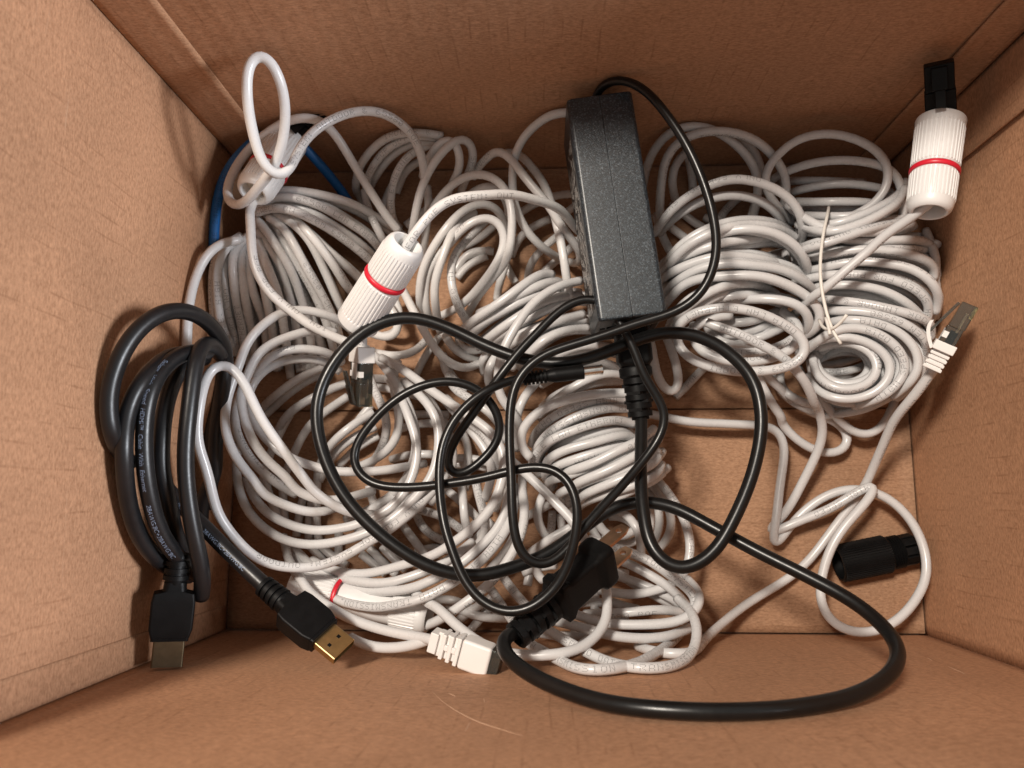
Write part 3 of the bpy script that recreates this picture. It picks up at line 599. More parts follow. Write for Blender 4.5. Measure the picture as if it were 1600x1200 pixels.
for s_, z_ in (('y 560,560 600,500 720,390 850,290 980,220 1100,180', (14, 24, 22)), ('y 600,600 650,560 800,400 1000,270 1100,230', (8, 14, 14)), ('y 690,780 720,700 780,600 900,490 1020,430 1150,350 1290,300', (14, 22, 24)), ('y 590,1220 610,1050 660,880 740,700 820,560', (6, 10, 16)),
               ('y 760,1150 800,1000 850,880 920,740 1010,620 1120,530 1300,430', (10, 22, 24)), ('y 1040,1040 1080,950 1150,820 1270,710 1400,620 1520,560', (10, 26, 28)), ('y 1060,1140 1200,880 1350,750 1530,670', (8, 20, 24)), ('y 1220,1000 1300,900 1400,830 1560,760', (6, 14, 18)), ('y 1380,640 1420,560 1490,500', (8, 10, 12)),
               ('z 480,-30 520,150 570,280 630,380', (10, 14, 12)), ('z 650,-40 655,200 660,390', (9, 10, 10)), ('z 820,160 780,350 765,520', (8, 10, 8)), ('z 890,220 860,400 860,540', (12, 12, 10)), ('z 940,-20 920,200 930,400 950,580', (10, 14, 12)), ('z 880,600 960,700 1060,800', (12, 16, 16)), ('z 970,600 1060,690 1180,760', (14, 18, 18)), ('z 1110,500 1110,620 1120,700', (8, 10, 10)),
               ('x 20,560 120,650 230,740', (14, 18, 18)), ('x 90,520 200,630 320,740', (12, 16, 16)), ('x 200,490 290,600 400,700', (16, 20, 20)), ('x 340,280 460,440 570,590', (22, 26, 26)), ('x 860,-20 880,150 890,300 930,420', (28, 32, 30)), ('x 730,20 840,110 930,200 1010,300', (20, 24, 22)), ('x 910,400 980,300 1060,200', (18, 20, 20)), ('x 900,560 1000,430 1120,290', (20, 24, 24)),
               ('x 560,980 700,920 860,960 1000,1060', (22, 26, 26)), ('x 1110,1000 1020,1110 930,1210', (26, 30, 30)), ('x 840,1120 980,1000 1130,900', (26, 30, 30)), ('x 720,960 860,1040 1060,1110 1250,1100', (20, 24, 24)), ('x 480,560 620,500 760,540', (10, 12, 12)), ('x 60,460 200,330 380,240 520,160', (24, 30, 30)), ('x 0,380 160,260 330,160 480,60', (26, 34, 34)), ('x -100,280 80,200 260,110 400,20', (28, 38, 36)), ('x 90,0 110,140 180,240', (20, 22, 20)), ('x 1100,700 1240,560 1300,420', (30, 36, 34)), ('x 1140,200 1180,80 1200,-80', (34, 40, 38))):
    L('F', s_, z_)
L('F', 'x 470,190 520,340 620,430 740,460', (14, 16, 14), ('CABLE.HIG', 0, .15, 0)); L('F', 'x 480,195 650,230 780,300 890,390', (22, 24, 24), ('220M 65580 LAN', 0, .02, 0)); L('F', 'x 970,-60 1000,80 1040,210 1070,330 1010,470 940,560', (34, 38, 34), ('ETHERNET', 0, .1, 0)); L('F', 'x 1070,830 1180,980 1300,1130', (40, 48, 44), ('OUTDOOR', 0, .1, 0)); L('F', 'x 1200,740 1310,900 1420,1020', (42, 50, 46), ('LAN ETH', 0, .15, 0))
L('F', 'A 470,510,70 560,560,74 700,590,78 850,580,80 980,555,82 1040,530,82')
# ---- G: coil at the lower centre, its end runs over the floor to the plug at the right wall
L('G', 'u 100,860,44 210,955,50 | v 130,110,54 260,230,56 390,380,56 500,560,56 600,720,56 670,880,58 690,1010,62 | o 905,790,66 870,880,72 780,960,80 600,1010,88 450,1012,90 330,990,90 200,930,86 90,850,80 0,750,72 | x 590,980,66 480,880,56', None)
L('G', 'v 1020,-20 1100,40 1180,140 1280,290 1345,430 1380,560 1380,680 1340,830 1270,910 1100,970 900,1000 720,990 540,960', (30, 36, 40), ('ETHERNET CABLE POE', 20, .14, 0))
L('G', 'v 780,300 850,330 930,420 965,560 960,720', (26, 34, 26)); L('G', 'v 610,400 640,470 690,530 800,545 900,505 950,420', (22, 24, 24)); L('G', 'v 640,520 760,600 900,600 960,550', (16, 18, 18)); L('G', 'v 700,350 800,340 900,400 940,500', (20, 26, 22))
L('G', 'v 980,60 1060,90 1150,180 1220,320 1230,460 1180,580 1100,650', (20, 28, 22)); L('G', 'v 980,110 1040,130 1120,250 1140,380 1120,500 1070,590', (16, 22, 18)); L('G', 'v 1030,260 1080,400 1040,500', (12, 14, 12)); L('G', 'v 560,470 600,560 680,650', (20, 26, 26))
L('G', 'v 540,540 600,560 720,600 900,660 1050,740 1200,850 1320,930 1420,1010 1440,1080 1420,1150 1330,1210 1180,1250', (36, 46, 56), ('TRANSMISSION SYSTEM:', 0, .06, 0)); L('G', 'v 540,660 620,680 780,720 950,800 1120,890 1260,1000 1390,1130', (30, 40, 44)); L('G', 'v 600,820 680,840 850,880 1000,930 1150,1000 1280,1080 1370,1160', (26, 34, 40)); L('G', 'v 680,790 760,800 860,830', (16, 18, 18), ('LAN', 0, .2, 0))
L('G', 'o 480,820 570,870 700,950 850,1030 1000,1070 1150,1080 1290,1040 1350,980 1372,880 1340,790 1260,720', (70, 84, 50), ('SPEED DATA TRANSMISSION', 0, .18, 0)); L('G', 'o 400,880 480,950 600,1010 720,1070 850,1090 1000,1070 1130,1020 1220,960 1280,890', (70, 86, 30), ('LAN TRANSMISSION', 0, .1, 0))
L('G', 'o 620,760 700,790 850,840 1000,860 1200,850 1330,810 1385,740 1370,680 1310,615', (50, 60, 46)); L('G', 'o 560,800 620,830 800,880 950,920 1100,930 1250,900 1365,850', (54, 66, 50)); L('G', 'o 780,800 860,790 1000,790 1150,770 1290,795', (40, 48, 44), ('65580 POE', -50, .2, 0))
L('G', 'o 860,520 1000,620 1150,700 1290,785', (24, 30, 34)); L('G', 'o 830,650 838,790 830,860', (26, 30, 40)); L('G', 'o 720,900 850,860 1000,820', (36, 40, 38)); L('G', 'o 540,900 700,920 860,900 960,860', (44, 48, 46)); L('G', 'o 680,1000 760,960 860,880', (66, 66, 60)); L('G', 'o 700,760 820,730 950,760', (26, 30, 30))
L('G', 'v 160,180 105,280 95,380 140,480 230,580', (40, 42, 34)); L('G', 'v 225,300 240,400 215,510', (14, 16, 14), ('POE', 0, .2, 0)); L('G', 'v -20,370 60,330 150,290 260,240', (16, 20, 24)); L('G', 'v 40,660 200,540 400,440', (34, 40, 44)); L('G', 'v 300,330 290,430 330,520', (8, 10, 10))
L('G', 'v -10,830 60,790 180,780 260,760', (40, 44, 44)); L('G', 'v 20,940 -10,860 40,800', (40, 42, 42)); L('G', 'o 560,620 480,560 540,520', (40, 44, 44)); L('G', 'v 370,1060 480,1010 600,980', (46, 48, 48)); L('G', 'v 720,1060 860,1110 960,1130', (40, 44, 44))
L('G', 'P 1459,576,74 1447,592,70 | k 1000,40,64 900,180,46 830,330,28 780,440,16 700,560,9 640,650,6 560,750,5 470,830,4 350,920,4 200,1020,8 60,1140,30 | o 1330,1000,44 1240,1010,44 1150,1000,34 1060,960,24', None, ('LAN ETHERNET CABLE', 60, .02, 0))
# ---- H: thick black video cable leaning on the left wall
L('H', 'c 300,1150,120 220,1050,126 165,880,132 160,700,136 225,480,138 340,300,134 490,195,126 620,180,116 750,230,104 850,340,92 892,450,82 885,580,74 855,760,66 825,1000,60 825,1200,56 | d 700,150,50 690,300,46')
L('H', 'c 760,480,88 660,450,100 560,455,108 420,560,118 305,730,124 262,900,126 258,1180,124 | d 270,200,118 330,370,110 430,500,100 520,560,92 620,600,80', None, None)
L('H', 'c 780,440,92 670,440,104 560,480,112 450,610,118 400,760,122 380,950,122 390,1190,120 | d 400,180,116 450,340,110 520,450,104 600,540,94 680,590,82', None, ('Sabqm  High  Speed  HDMI\u2122  Cable  With  Ethernet        28AWG/8C+28AWG/8C', -22, .20, 0))
L('H', 'c 700,440,86 640,500,96 560,630,104 510,800,108 490,1000,110 490,1190,108 | d 500,150,104 525,300,96 570,430,86 640,540,76')
L('H', 'c 860,460,84 800,385,96 740,395,104 700,520,108 668,750,110 642,1000,110 640,1190,108 | d 615,150,106 645,330,104 685,510,100 702,640,96 690,720,88')
L('H', 'd 440,20,84 520,130,84 610,215,84 700,305,84 900,505,86 1110,700,88', None, ('Cable  With  Ethernet     28AWG/8C+28AWG/8C', -15, .08, 0))
L('H', 'c 880,560,62 850,750,54 790,1000,48 810,1200,46 | d 720,200,44', None, ('GND 1/1 30V 2GS', 15, .1, 0)); L('H', 'd 560,480,78 540,600,84 530,680,90')
# ---- K: mains cord; X: adapter lead
L('K', 'P 1002,640,64 1002,680,68 1001,740,76 1005,800,84 1020,860,90 1060,890,92 1110,868,92 1152,800,90 1181,722,88 1190,650,86 1175,590,84 1132,546,82 1085,523,82 1035,520,82 985,535,82 935,555,82 880,568,80 820,562,78 760,541,76 700,512,76 645,496,78 600,502,80 553,530,82 512,582,84 494,640,84 506,712,84 541,780,84 602,842,84 672,886,84 740,900,82 800,887,78 860,863,74 915,822,70 958,793,68 1003,784,66 1052,792,68 1110,822,74 1180,860,82 1260,900,90 1330,938,98 1380,978,108 1404,1015,120 1392,1052,136 1340,1085,150 1250,1105,156 1150,1112,158 1050,1110,156 950,1099,152 880,1078,144 822,1050,134 790,1022,122 785,1000,112 797,990,106 815,985,100')
L('X', 'P 925,175,76 935,140,88 962,124,98 1000,135,104 1050,190,108 1090,262,108 1115,340,108 1119,400,106 1098,455,102 1060,485,98 990,507,97 940,525,96 890,540,95 852,553,94 822,575,94 805,600,94 798,630,94 796,690,94 799,745,96 801,810,98 810,858,98 830,882,97 850,885,97 873,872,96 897,845,94 921,815,92 980,750,84 1000,726,80 1027,690,80 1040,660,82 1037,635,84 1020,610,86 1003,580,88 990,543,89 973,512,89 957,485,88 940,470,87 918,465,86 895,472,86 866,492,86 840,520,87 815,545,88 778,592,88 740,645,86 712,685,82 698,718,78 698,738,76 712,746,75 735,735,74 758,715,74 777,692,75 783,668,77 775,640,80 752,612,82 726,599,83 695,595,83 660,602,83 625,619,83 592,647,83 565,680,82 551,708,82 553,730,82 570,750,82 590,759,82 640,762,84 690,757,86 755,747,88 809,733,90 845,729,90 872,736,91 890,753,92 902,789,94 902,819,97 896,852,101 878,903,110 854,933,114 821,954,114 790,957,112 755,942,108 725,906,102 707,861,96 695,825,93 688,780,92 686,740,92 690,700,91 702,668,90 722,640,90 750,616,90 780,600,88 805,593,86 830,590,85')
# ---------------------------------------------------------------- let the cables rest on the box, and on one another
off = np.cumsum([0] + [len(s['px']) for s in STR])
PX = np.vstack([s['px'] for s in STR]); Z = np.concatenate([s['z'] for s in STR])
RR = np.concatenate([np.full(len(s['px']), s['r']) for s in STR]); SID = np.concatenate([np.full(len(s['px']), k) for k, s in enumerate(STR)])
LOC = np.concatenate([np.arange(len(s['px'])) for s in STR])
SAMEC = np.concatenate([np.full(len(s['px']), ord(s['c'])) for s in STR])
ZL = np.empty(len(Z))
for r_ in np.unique(RR):
    k_ = RR == r_; ZL[k_] = np.maximum(zmin(PX[k_], r_ + 0.6), r_)
PRI = np.array([np.mean(s['z']) for s in STR])
I_, J_ = [], []
for a in range(0, len(PX), 800):
    d2 = ((PX[a:a + 800, None, :] - PX[None]) ** 2).sum(2)
    i, j = np.nonzero(d2 < 26 ** 2); i = i + a
    k = (i < j) & ~((SID[i] == SID[j]) & (np.abs(LOC[i] - LOC[j]) < 9))
    I_.append(i[k]); J_.append(j[k])
I_ = np.concatenate(I_); J_ = np.concatenate(J_)
Z = np.maximum(Z, ZL); Z0 = Z.copy()
pd = np.linalg.norm(PX[I_] - PX[J_], axis=1)
RSUM = (RR[I_] + RR[J_]) * np.where(SAMEC[I_] == SAMEC[J_], 0.90, 0.95)
same = (SAMEC[I_] == SAMEC[J_]) & np.isin(SAMEC[I_], [ord(q) for q in 'ACE'])
sg = np.where(same, np.sign(PRI[SID[I_]] - PRI[SID[J_]] + 1e-6), 0)
sg = np.where(sg != 0, sg, np.sign(Z0[I_] - Z0[J_] + 0.15 * (PRI[SID[I_]] - PRI[SID[J_]]) + 1e-4))
cnt = np.maximum(1, np.bincount(I_, minlength=len(Z)) * 0.25 + np.bincount(J_, minlength=len(Z)) * 0.25)
for it in range(120):
    lat = pd * (CAM_H - 0.5 * (Z[I_] + Z[J_])) / FPX
    need = np.sqrt(np.maximum(0, RSUM ** 2 - lat ** 2))
    c_ = np.maximum(0, need - sg * (Z[I_] - Z[J_])) * 0.5
    c_[need <= 0] = 0
    push = np.bincount(I_, c_ * sg, len(Z)) - np.bincount(J_, c_ * sg, len(Z))
    num = np.maximum(1, 0.6 * (np.bincount(I_, c_ > 0, len(Z)) + np.bincount(J_, c_ > 0, len(Z))))
    Z = Z + np.clip(push / num, -2, 2) + 0.010 * (Z0 - Z)
    Z = np.maximum(Z, ZL)
    for k in range(len(STR)):
        q = Z[off[k]:off[k + 1]]
        for _ in range(3): q[1:-1] = 0.5 * q[1:-1] + 0.25 * (q[:-2] + q[2:])
Z = np.maximum(Z, ZL)
for k, s in enumerate(STR):
    if s['drop']:
        q = Z[off[k]:off[k + 1]]; n_ = len(q); e_ = np.arange(n_) * 2.3
        q -= 11 * np.exp(-(e_ / 9) ** 2) + 11 * np.exp(-(e_[::-1] / 9) ** 2)
        np.maximum(q, ZL[off[k]:off[k + 1]], out=q)
    p = Pn(s['px'], Z[off[k]:off[k + 1]])
    s['p'] = lap(resample(catmull(p, 1.0), 1.9), 8)

# ---------------------------------------------------------------- printing on the jackets
FONT = {c: [int(h, 16) for h in v.split()] for c, v in {
    '0': '3E 51 49 45 3E', '1': '00 42 7F 40 00', '2': '42 61 51 49 46', '3': '21 41 45 4B 31', '4': '18 14 12 7F 10', '5': '27 45 45 45 39', '6': '3C 4A 49 49 30', '7': '01 71 09 05 03', '8': '36 49 49 49 36', '9': '06 49 49 29 1E',
    'A': '7E 11 11 11 7E', 'B': '7F 49 49 49 36', 'C': '3E 41 41 41 22', 'D': '7F 41 41 41 3E', 'E': '7F 49 49 49 41', 'F': '7F 09 09 09 01', 'G': '3E 41 49 49 7A', 'H': '7F 08 08 08 7F', 'I': '00 41 7F 41 00', 'L': '7F 40 40 40 40', 'M': '7F 02 0C 02 7F',
    'N': '7F 04 08 10 7F', 'O': '3E 41 41 41 3E', 'P': '7F 09 09 09 06', 'R': '7F 09 19 29 46', 'S': '46 49 49 49 31', 'T': '01 01 7F 01 01', 'U': '3F 40 40 40 3F', 'V': '1F 20 40 20 1F', 'W': '3F 40 38 40 3F', 'Y': '07 08 70 08 07', 'K': '7F 08 14 22 41', 'X': '63 14 08 14 63',
    '&': '36 49 55 22 50', '.': '00 60 60 00 00', ':': '00 36 36 00 00', '-': '08 08 08 08 08', '/': '20 10 08 04 02'}.items()}
def surf(s):
    p = s['p']; S = np.concatenate([[0], np.cumsum(np.linalg.norm(np.diff(p, axis=0), axis=1))])
    t = np.gradient(p, axis=0); t /= np.linalg.norm(t, axis=1)[:, None]
    n = CAMV - p; n -= t * (n * t).sum(1)[:, None]; n /= np.linalg.norm(n, axis=1)[:, None]
    return p, S, t, n
def onto(s, su, vv, a, flip, lift=0.035):
    """points at arc length su and girth offset vv on the jacket"""
    p, S, t, n = surf(s)
    g = lambda A: np.stack([np.interp(su, S, A[:, k]) for k in range(3)], 1)
    pc, tt, nn = g(p), g(t), g(n)
    tt /= np.linalg.norm(tt, axis=1)[:, None]; nn -= tt * (nn * tt).sum(1)[:, None]; nn /= np.linalg.norm(nn, axis=1)[:, None]
    if flip: tt = -tt
    up = np.cross(nn, tt); al = vv / s['r'] + a
    nrm = np.cos(al)[:, None] * nn + np.sin(al)[:, None] * up
    return pc + (s['r'] + lift) * nrm, tt, np.cross(nrm, tt)
def dots(s, tx, out):
    text, ang, fr, flip = tx
    S = surf(s)[1]; tot = S[-1]; su, vv = [], []
    s0 = fr * tot; cp = 0.44; rp = 0.37; adv = 3.05
    for ci, ch in enumerate(text):
        for col, bits in enumerate(FONT.get(ch, [0] * 5)):
            for row in range(7):
                if bits >> row & 1:
                    if rng.random() < .06: continue
                    u_ = ci * adv + col * cp; su.append(u_); vv.append((3 - row) * rp)
    su = np.array(su); vv = np.array(vv)
    if not len(su): return
    su = s0 + (len(text) * 3.05 - su if flip else su)
    k = (su > 2) & (su < tot - 2); su, vv = su[k], vv[k]
    if not len(su): return
    a = math.radians(ang) + 0.10 * np.sin(su * 0.03)
    c_, tt, up = onto(s, su, vv, a, flip)
    h = 0.122
    for q, t_, u_ in zip(c_, tt, up):
        out.add([q - t_ * h - u_ * h, q + t_ * h - u_ * h, q + t_ * h + u_ * h, q - t_ * h + u_ * h], [(0, 1, 2, 3)])
def letters(s, tx, out, size):
    text, ang, fr, flip = tx
    cu = bpy.data.curves.new('lettering', 'FONT'); cu.body = text; cu.size = size; cu.shear = 0.12
    o = bpy.data.objects.new('lettering', cu); C.objects.link(o)
    dg = bpy.context.evaluated_depsgraph_get(); me = bpy.data.meshes.new_from_object(o.evaluated_get(dg))
    v = np.array([q.co[:] for q in me.vertices]); fs = [tuple(q.vertices) for q in me.polygons]
    bpy.data.objects.remove(o); bpy.data.curves.remove(cu); bpy.data.meshes.remove(me)
    tot = surf(s)[1][-1]; L_ = v[:, 0].max()
    su = fr * tot + (L_ - v[:, 0] if flip else v[:, 0])
    su = np.minimum(su, tot - 1)
    pts, _, _ = onto(s, su, v[:, 1] - size * .35, np.full(len(v), math.radians(ang)), flip, 0.05)
    out.add(pts, fs)

# ---------------------------------------------------------------- things made of cable
def cable_thing(key, name, label, cat, jacket, part='jacket', seg=12, group=None):
    ss = [s for s in STR if s['c'] == key]
    allp = np.vstack([s['p'] for s in ss])
    t = thing(name, label, cat, (allp[:, 0].mean(), allp[:, 1].mean(), max(0, allp[:, 2].min() - 3)), group)
    v, f = [], []
    for s in ss:
        a, b_ = tube(s['p'], s['r'], seg); n = len(v); v += a; f += [tuple(i + n for i in q) for q in b_]
    mesh_obj(part, v, f, jacket, t)
    out = MB()
    for s in ss:
        if key == 'H':
            if s['tx']: letters(s, s['tx'], out, 2.4)
            continue
        tx = s['tx']; L_ = surf(s)[1][-1]
        if tx is None and key in 'ABCDEFG' and L_ > 60 and rng.random() < .16:
            k = int(rng.integers(0, len(TXT) - 20)); n_ = int(min(18, L_ * .6 / 3.25))
            tx = (TXT[k:k + n_].strip(), float(rng.choice([-1, 1]) * rng.uniform(45, 80)), float(rng.uniform(.1, .35)), int(rng.integers(0, 2)))
        if tx: dots(s, tx, out)
        if 'tx2' in s: dots(s, s['tx2'], out)
    if out.f: out.obj('printed_text', {'H': 'printw', 'U': 'printb'}.get(key, 'print'), t)['kind'] = 'stuff'
    return t
CN = 'white network cables'
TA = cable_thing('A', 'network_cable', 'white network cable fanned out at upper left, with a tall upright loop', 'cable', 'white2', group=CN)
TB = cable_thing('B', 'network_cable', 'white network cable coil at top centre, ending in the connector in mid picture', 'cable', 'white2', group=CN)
TC = cable_thing('C', 'network_cable', 'tightly wound white network cable in the middle, below and left of the power adapter', 'cable', 'white', group=CN)
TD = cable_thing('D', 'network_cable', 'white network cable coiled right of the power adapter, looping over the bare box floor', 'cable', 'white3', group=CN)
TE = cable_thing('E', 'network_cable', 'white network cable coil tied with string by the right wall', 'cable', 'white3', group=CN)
TF = cable_thing('F', 'network_cable', 'white network cable in wide loose loops at lower left, beside the black coil', 'cable', 'white', group=CN)
TG = cable_thing('G', 'network_cable', 'white network cable coil at lower centre, one end running to the plug at right', 'cable', 'white', group=CN)
TU = cable_thing('U', 'network_cable', 'blue network cable behind the white bundle in the upper left corner', 'cable', 'blue')
TT = cable_thing('T', 'tie_string', 'thin white string knotted round the right coil', 'string', 'nylon', 'string', 8)
TH = cable_thing('H', 'video_cable', 'thick black video cable coiled against the left wall, two gold-tipped plugs', 'cable', 'hdmi', seg=18)
TK = cable_thing('K', 'power_cable', 'thick black mains cable with two-blade wall plug, arching along the front panel', 'cable', 'black', seg=16)

M['shadedgold'] = metal('shaded_gold_metal', (0.17, 0.14, 0.09), 0.40)  # gold darkened, putting shade into the colour of one video plug's tip
# ---------------------------------------------------------------- plugs and connectors
def rr(w_, h_, r_, z, n=5):
    """rounded rectangle ring"""
    out = []
    for cx, cy, a0 in ((1, 1, 0), (-1, 1, 90), (-1, -1, 180), (1, -1, 270)):
        for k in range(n):
            a = math.radians(a0 + 90 * k / (n - 1)); out.append((cx * (w_ / 2 - r_) + r_ * math.cos(a), cy * (h_ / 2 - r_) + r_ * math.sin(a), z))
    return out
def loft(rings, cap=True):
    n = len(rings[0]); v = [q for r_ in rings for q in r_]; f = []
    for i in range(len(rings) - 1):
        for k in range(n): f.append((i * n + k, i * n + (k + 1) % n, (i + 1) * n + (k + 1) % n, (i + 1) * n + k))
    if cap: f.append(tuple(range(n - 1, -1, -1))); f.append(tuple(range((len(rings) - 1) * n, len(rings) * n)))
    return v, f
def put(name, vf, m, parent, T, split=35, label=None):
    o = mesh_obj(name, [tuple(T @ Vector(q)) for q in vf[0]], vf[1], m, parent, True, label)
    if split:
        e = o.modifiers.new('edges', 'EDGE_SPLIT'); e.split_angle = math.radians(split)
        o.modifiers.new('normals', 'WEIGHTED_NORMAL').keep_sharp = True
    return o
def waterproof(parent, a, b, r=9.6, L_=40.0, gap=0.0, roll=0.0, plugged=True):
    """ribbed two-piece shell from flange end a to nut end b with a red ring"""
    a = np.array(a); b = np.array(b); d = b - a; k = L_ / 40.0
    T = orient(a, d, (0.2, 0.1, 1.0))
    S_ = 288
    v, f = lathe([(5, 1.0, 0), (5, 8.2, 0), (0, 8.5, 0), (0, 9.9, 0), (.4, 10.05, 0), (3.6, 9.85, 0), (3.9, 9.75, 1), (20.2, 9.45, 1), (20.4, 9.3, 0), (21.0, 9.0, 0), (21.2, 7.6, 0), (24 + gap, 7.6, 0), (24 + gap, 6.0, 0)], S_)
    sc_ = r / 9.6
    pos = lambda vs: [tuple(T @ Vector((x * sc_, y * sc_, z * k))) for x, y, z in vs]
    body = mesh_obj('connector_shell', pos(v), f, 'shell', parent)
    body.data.polygons.foreach_set('use_smooth', [False] * len(body.data.polygons))
    v, f = lathe([(22.4 + gap * .0 + 1.05 * math.sin(q), 9.25 + .75 * math.cos(q), 0) for q in np.linspace(-.5, 2 * math.pi - .5, 17)], 72)
    mesh_obj('seal_ring', pos(v), f, 'red', body)
    g = gap
    v, f = lathe([(23.4 + g, 6.2, 0), (23.5 + g, 9.1, 0), (24 + g, 9.35, 0), (24.4 + g, 9.4, 1), (35 + g, 9.2, 1), (35.6 + g, 9.1, 0), (37 + g, 8.9, 0), (38.4 + g, 8.4, 0), (39.3 + g, 7.7, 0), (39.7 + g, 6.9, 0), (39.6 + g, 6.2, 0), (38.8 + g, 5.9, 0), (34 + g, 5.6, 0)], S_)
    nut = mesh_obj('cable_nut', pos(v), f, 'shell', body)
    nut.data.polygons.foreach_set('use_smooth', [False] * len(nut.data.polygons))
    v, f = lathe([(34.2 + g, 5.7, 0), (34.0 + g, 2.2, 0), (30, 2.2, 0)], 48)
    mesh_obj('cable_seal', pos(v), f, 'inner', body)
    for o in (body, nut):
        o.data.polygons.foreach_set('use_smooth', [True] * len(o.data.polygons))
        m = o.modifiers.new('edges', 'EDGE_SPLIT'); m.split_angle = math.radians(32)
    return body
def rj45(parent, a, d, yh, boot='short', dark=False):
    """modular plug: local z to the tip, y to the latch"""
    T = orient(a, d, yh)
    pm = 'mould' if dark else 'smoke'
    body = MB().box(-5.9, 5.9, -3.3, 3.3, 6.0, 15.5).box(-5.6, 5.6, -3.6, 3.0, 15.4, 26.5).obj('network_plug', pm, parent, T, .5)
    MB().box(-4.4, 4.4, -2.0, 1.0, 6.6, 14.0).obj('load_bar', 'mould', body, T, .3)
    g = MB()
    for q in range(8): g.box(-4.4 + q * 1.17, -3.7 + q * 1.17, -1.6, -.8, 13.5, 22.5)
    g.obj('wires', 'copper' if not dark else 'mould', body, T)
    if not dark: MB().box(-5.95, 5.95, 1.2, 3.36, 10.2, 13.0).box(-3.2, 3.2, 3.32, 3.6, 6.5, 14.0).obj('clamp_bar', 'boot', body, T, .2)
    lt = T @ Matrix.Translation((0, 3.2, 25.4)) @ Matrix.Rotation(math.radians(16), 4, 'X')
    MB().box(-3.0, 3.0, -.1, 1.1, -9, 0).box(-2.0, 2.0, 0, 1.1, -16, -9).obj('latch', pm, body, lt, .3)
    g = MB()
    for q in range(8): g.box(-4.3 + q * 1.17, -3.8 + q * 1.17, -3.75, -2.4, 20.8, 26.2)
    g.obj('contacts', 'gold', body, T)
    if boot == 'short':
        MB().box(-5.0, 5.0, -4.4, 4.4, -1.0, 6.4, None, (1.26, .95)).obj('boot', 'boot', body, T, .6)
    elif boot == 'ribbed':
        b_ = MB().box(-6.4, 6.4, -4.4, 4.4, 4.4, 8.4)
        for q in range(4): b_.box(-3.9 - .15 * q, 3.9 + .15 * q, -3.9, 3.9, -4.2 + q * 2.1, -2.7 + q * 2.1)
        b_.box(-3.3, 3.3, -3.3, 3.3, -4, 5)
        bo = b_.obj('boot', 'boot', body, T, .4)
        hood = []
        for q in range(8):
            a_ = q / 7; y_ = 3.6 + 5.4 * math.sin(a_ * 1.75); z_ = 4.6 + a_ * 10.5
            hood.append([(-4.6, y_, z_), (4.6, y_, z_), (4.6, y_ + 1.2, z_ - .8), (-4.6, y_ + 1.2, z_ - .8)])
        put('latch_hood', loft(hood), 'boot', body, T)
    return body
# central connector with its plug
fl, nu = P(559, 503, 73), P(638, 378, 101)
waterproof(TB, fl, nu, 9.5, float(np.linalg.norm(nu - fl)))
st = dict(p=lap(resample(catmull(np.array([P(575, 478, 79), P(566, 500, 73), P(566, 520, 70), P(566, 545, 67)]), 1), 1.5), 2), r=2.25, c='B')
v, f = tube(st['p'], 2.25, 14); mesh_obj('jacket', v, f, 'white', TB)
o_ = MB(); dots(st, ('DATA', 10, .35, 1), o_); o_.obj('printed_text', 'print', TB)['kind'] = 'stuff'
b0 = P(566, 545, 67); rj45(TB, b0, P(563, 645, 60) - b0, (-1, 0.1, .75), 'short')
# right connector
fl, nu = P(1470, 190, 93), P(1452, 333, 96)
waterproof(TE, fl, nu, 9.6, float(np.linalg.norm(nu - fl)))
b0 = P(1471, 196, 93); rj45(TE, b0, P(1468, 130, 104) - b0, (-.5, 0, 1), None, True)
# upper left connector
fl, nu = P(450, 221, 52), P(394, 303, 70)
waterproof(TA, fl, nu, 9.4, float(np.linalg.norm(nu - fl)))
b0 = P(447, 228, 51); rj45(TA, b0, P(476, 196, 56) - b0, (.4, 0, 1), None, True)
# lower connector, half hidden, its nut unscrewed
fl, nu = P(462, 918, 38), P(672, 964, 50)
waterproof(TF, fl, nu, 9.2, 42.0, float(np.linalg.norm(nu - fl)) / 1.05 - 40.0)
# long moulded boot plug at the front
b0 = P(678, 1000, 89); dB = P(768, 1033, 93) - b0
T = orient(b0, dB, (0.1, -.25, 1))
Lb = float(np.linalg.norm(dB))
body = MB().box(-6.2, 6.2, -4.2, 4.2, Lb * .5, Lb).obj('plug_boot', 'boot', TF, T, 1.3)
g = MB().box(-4.2, 4.2, -3.6, 3.6, -1, 2.6).box(-5.0, 5.0, -2.2, 2.2, 2.0, Lb * .52)
for q in range(3):
    z_ = 4.2 + q * 3.2; g.box(-5.2 - .3 * q, 5.2 + .3 * q, -3.9, 3.9, z_, z_ + 1.7)
    if q < 2: g.box(-1.2, 1.2, -3.85, 3.85, z_ + 1.6, z_ + 3.3)
g.obj('strain_relief', 'boot', body, T, .4)
MB().box(-5.8, 5.8, -3.4, 3.4, Lb - .5, Lb + 4).obj('plug_tip', 'smoke', body, T, .4)
# plug at the right wall
b0 = P(1463, 563, 79); rj45(TG, b0, P(1507, 488, 88) - b0, (-.86, .5, -.30), 'ribbed')

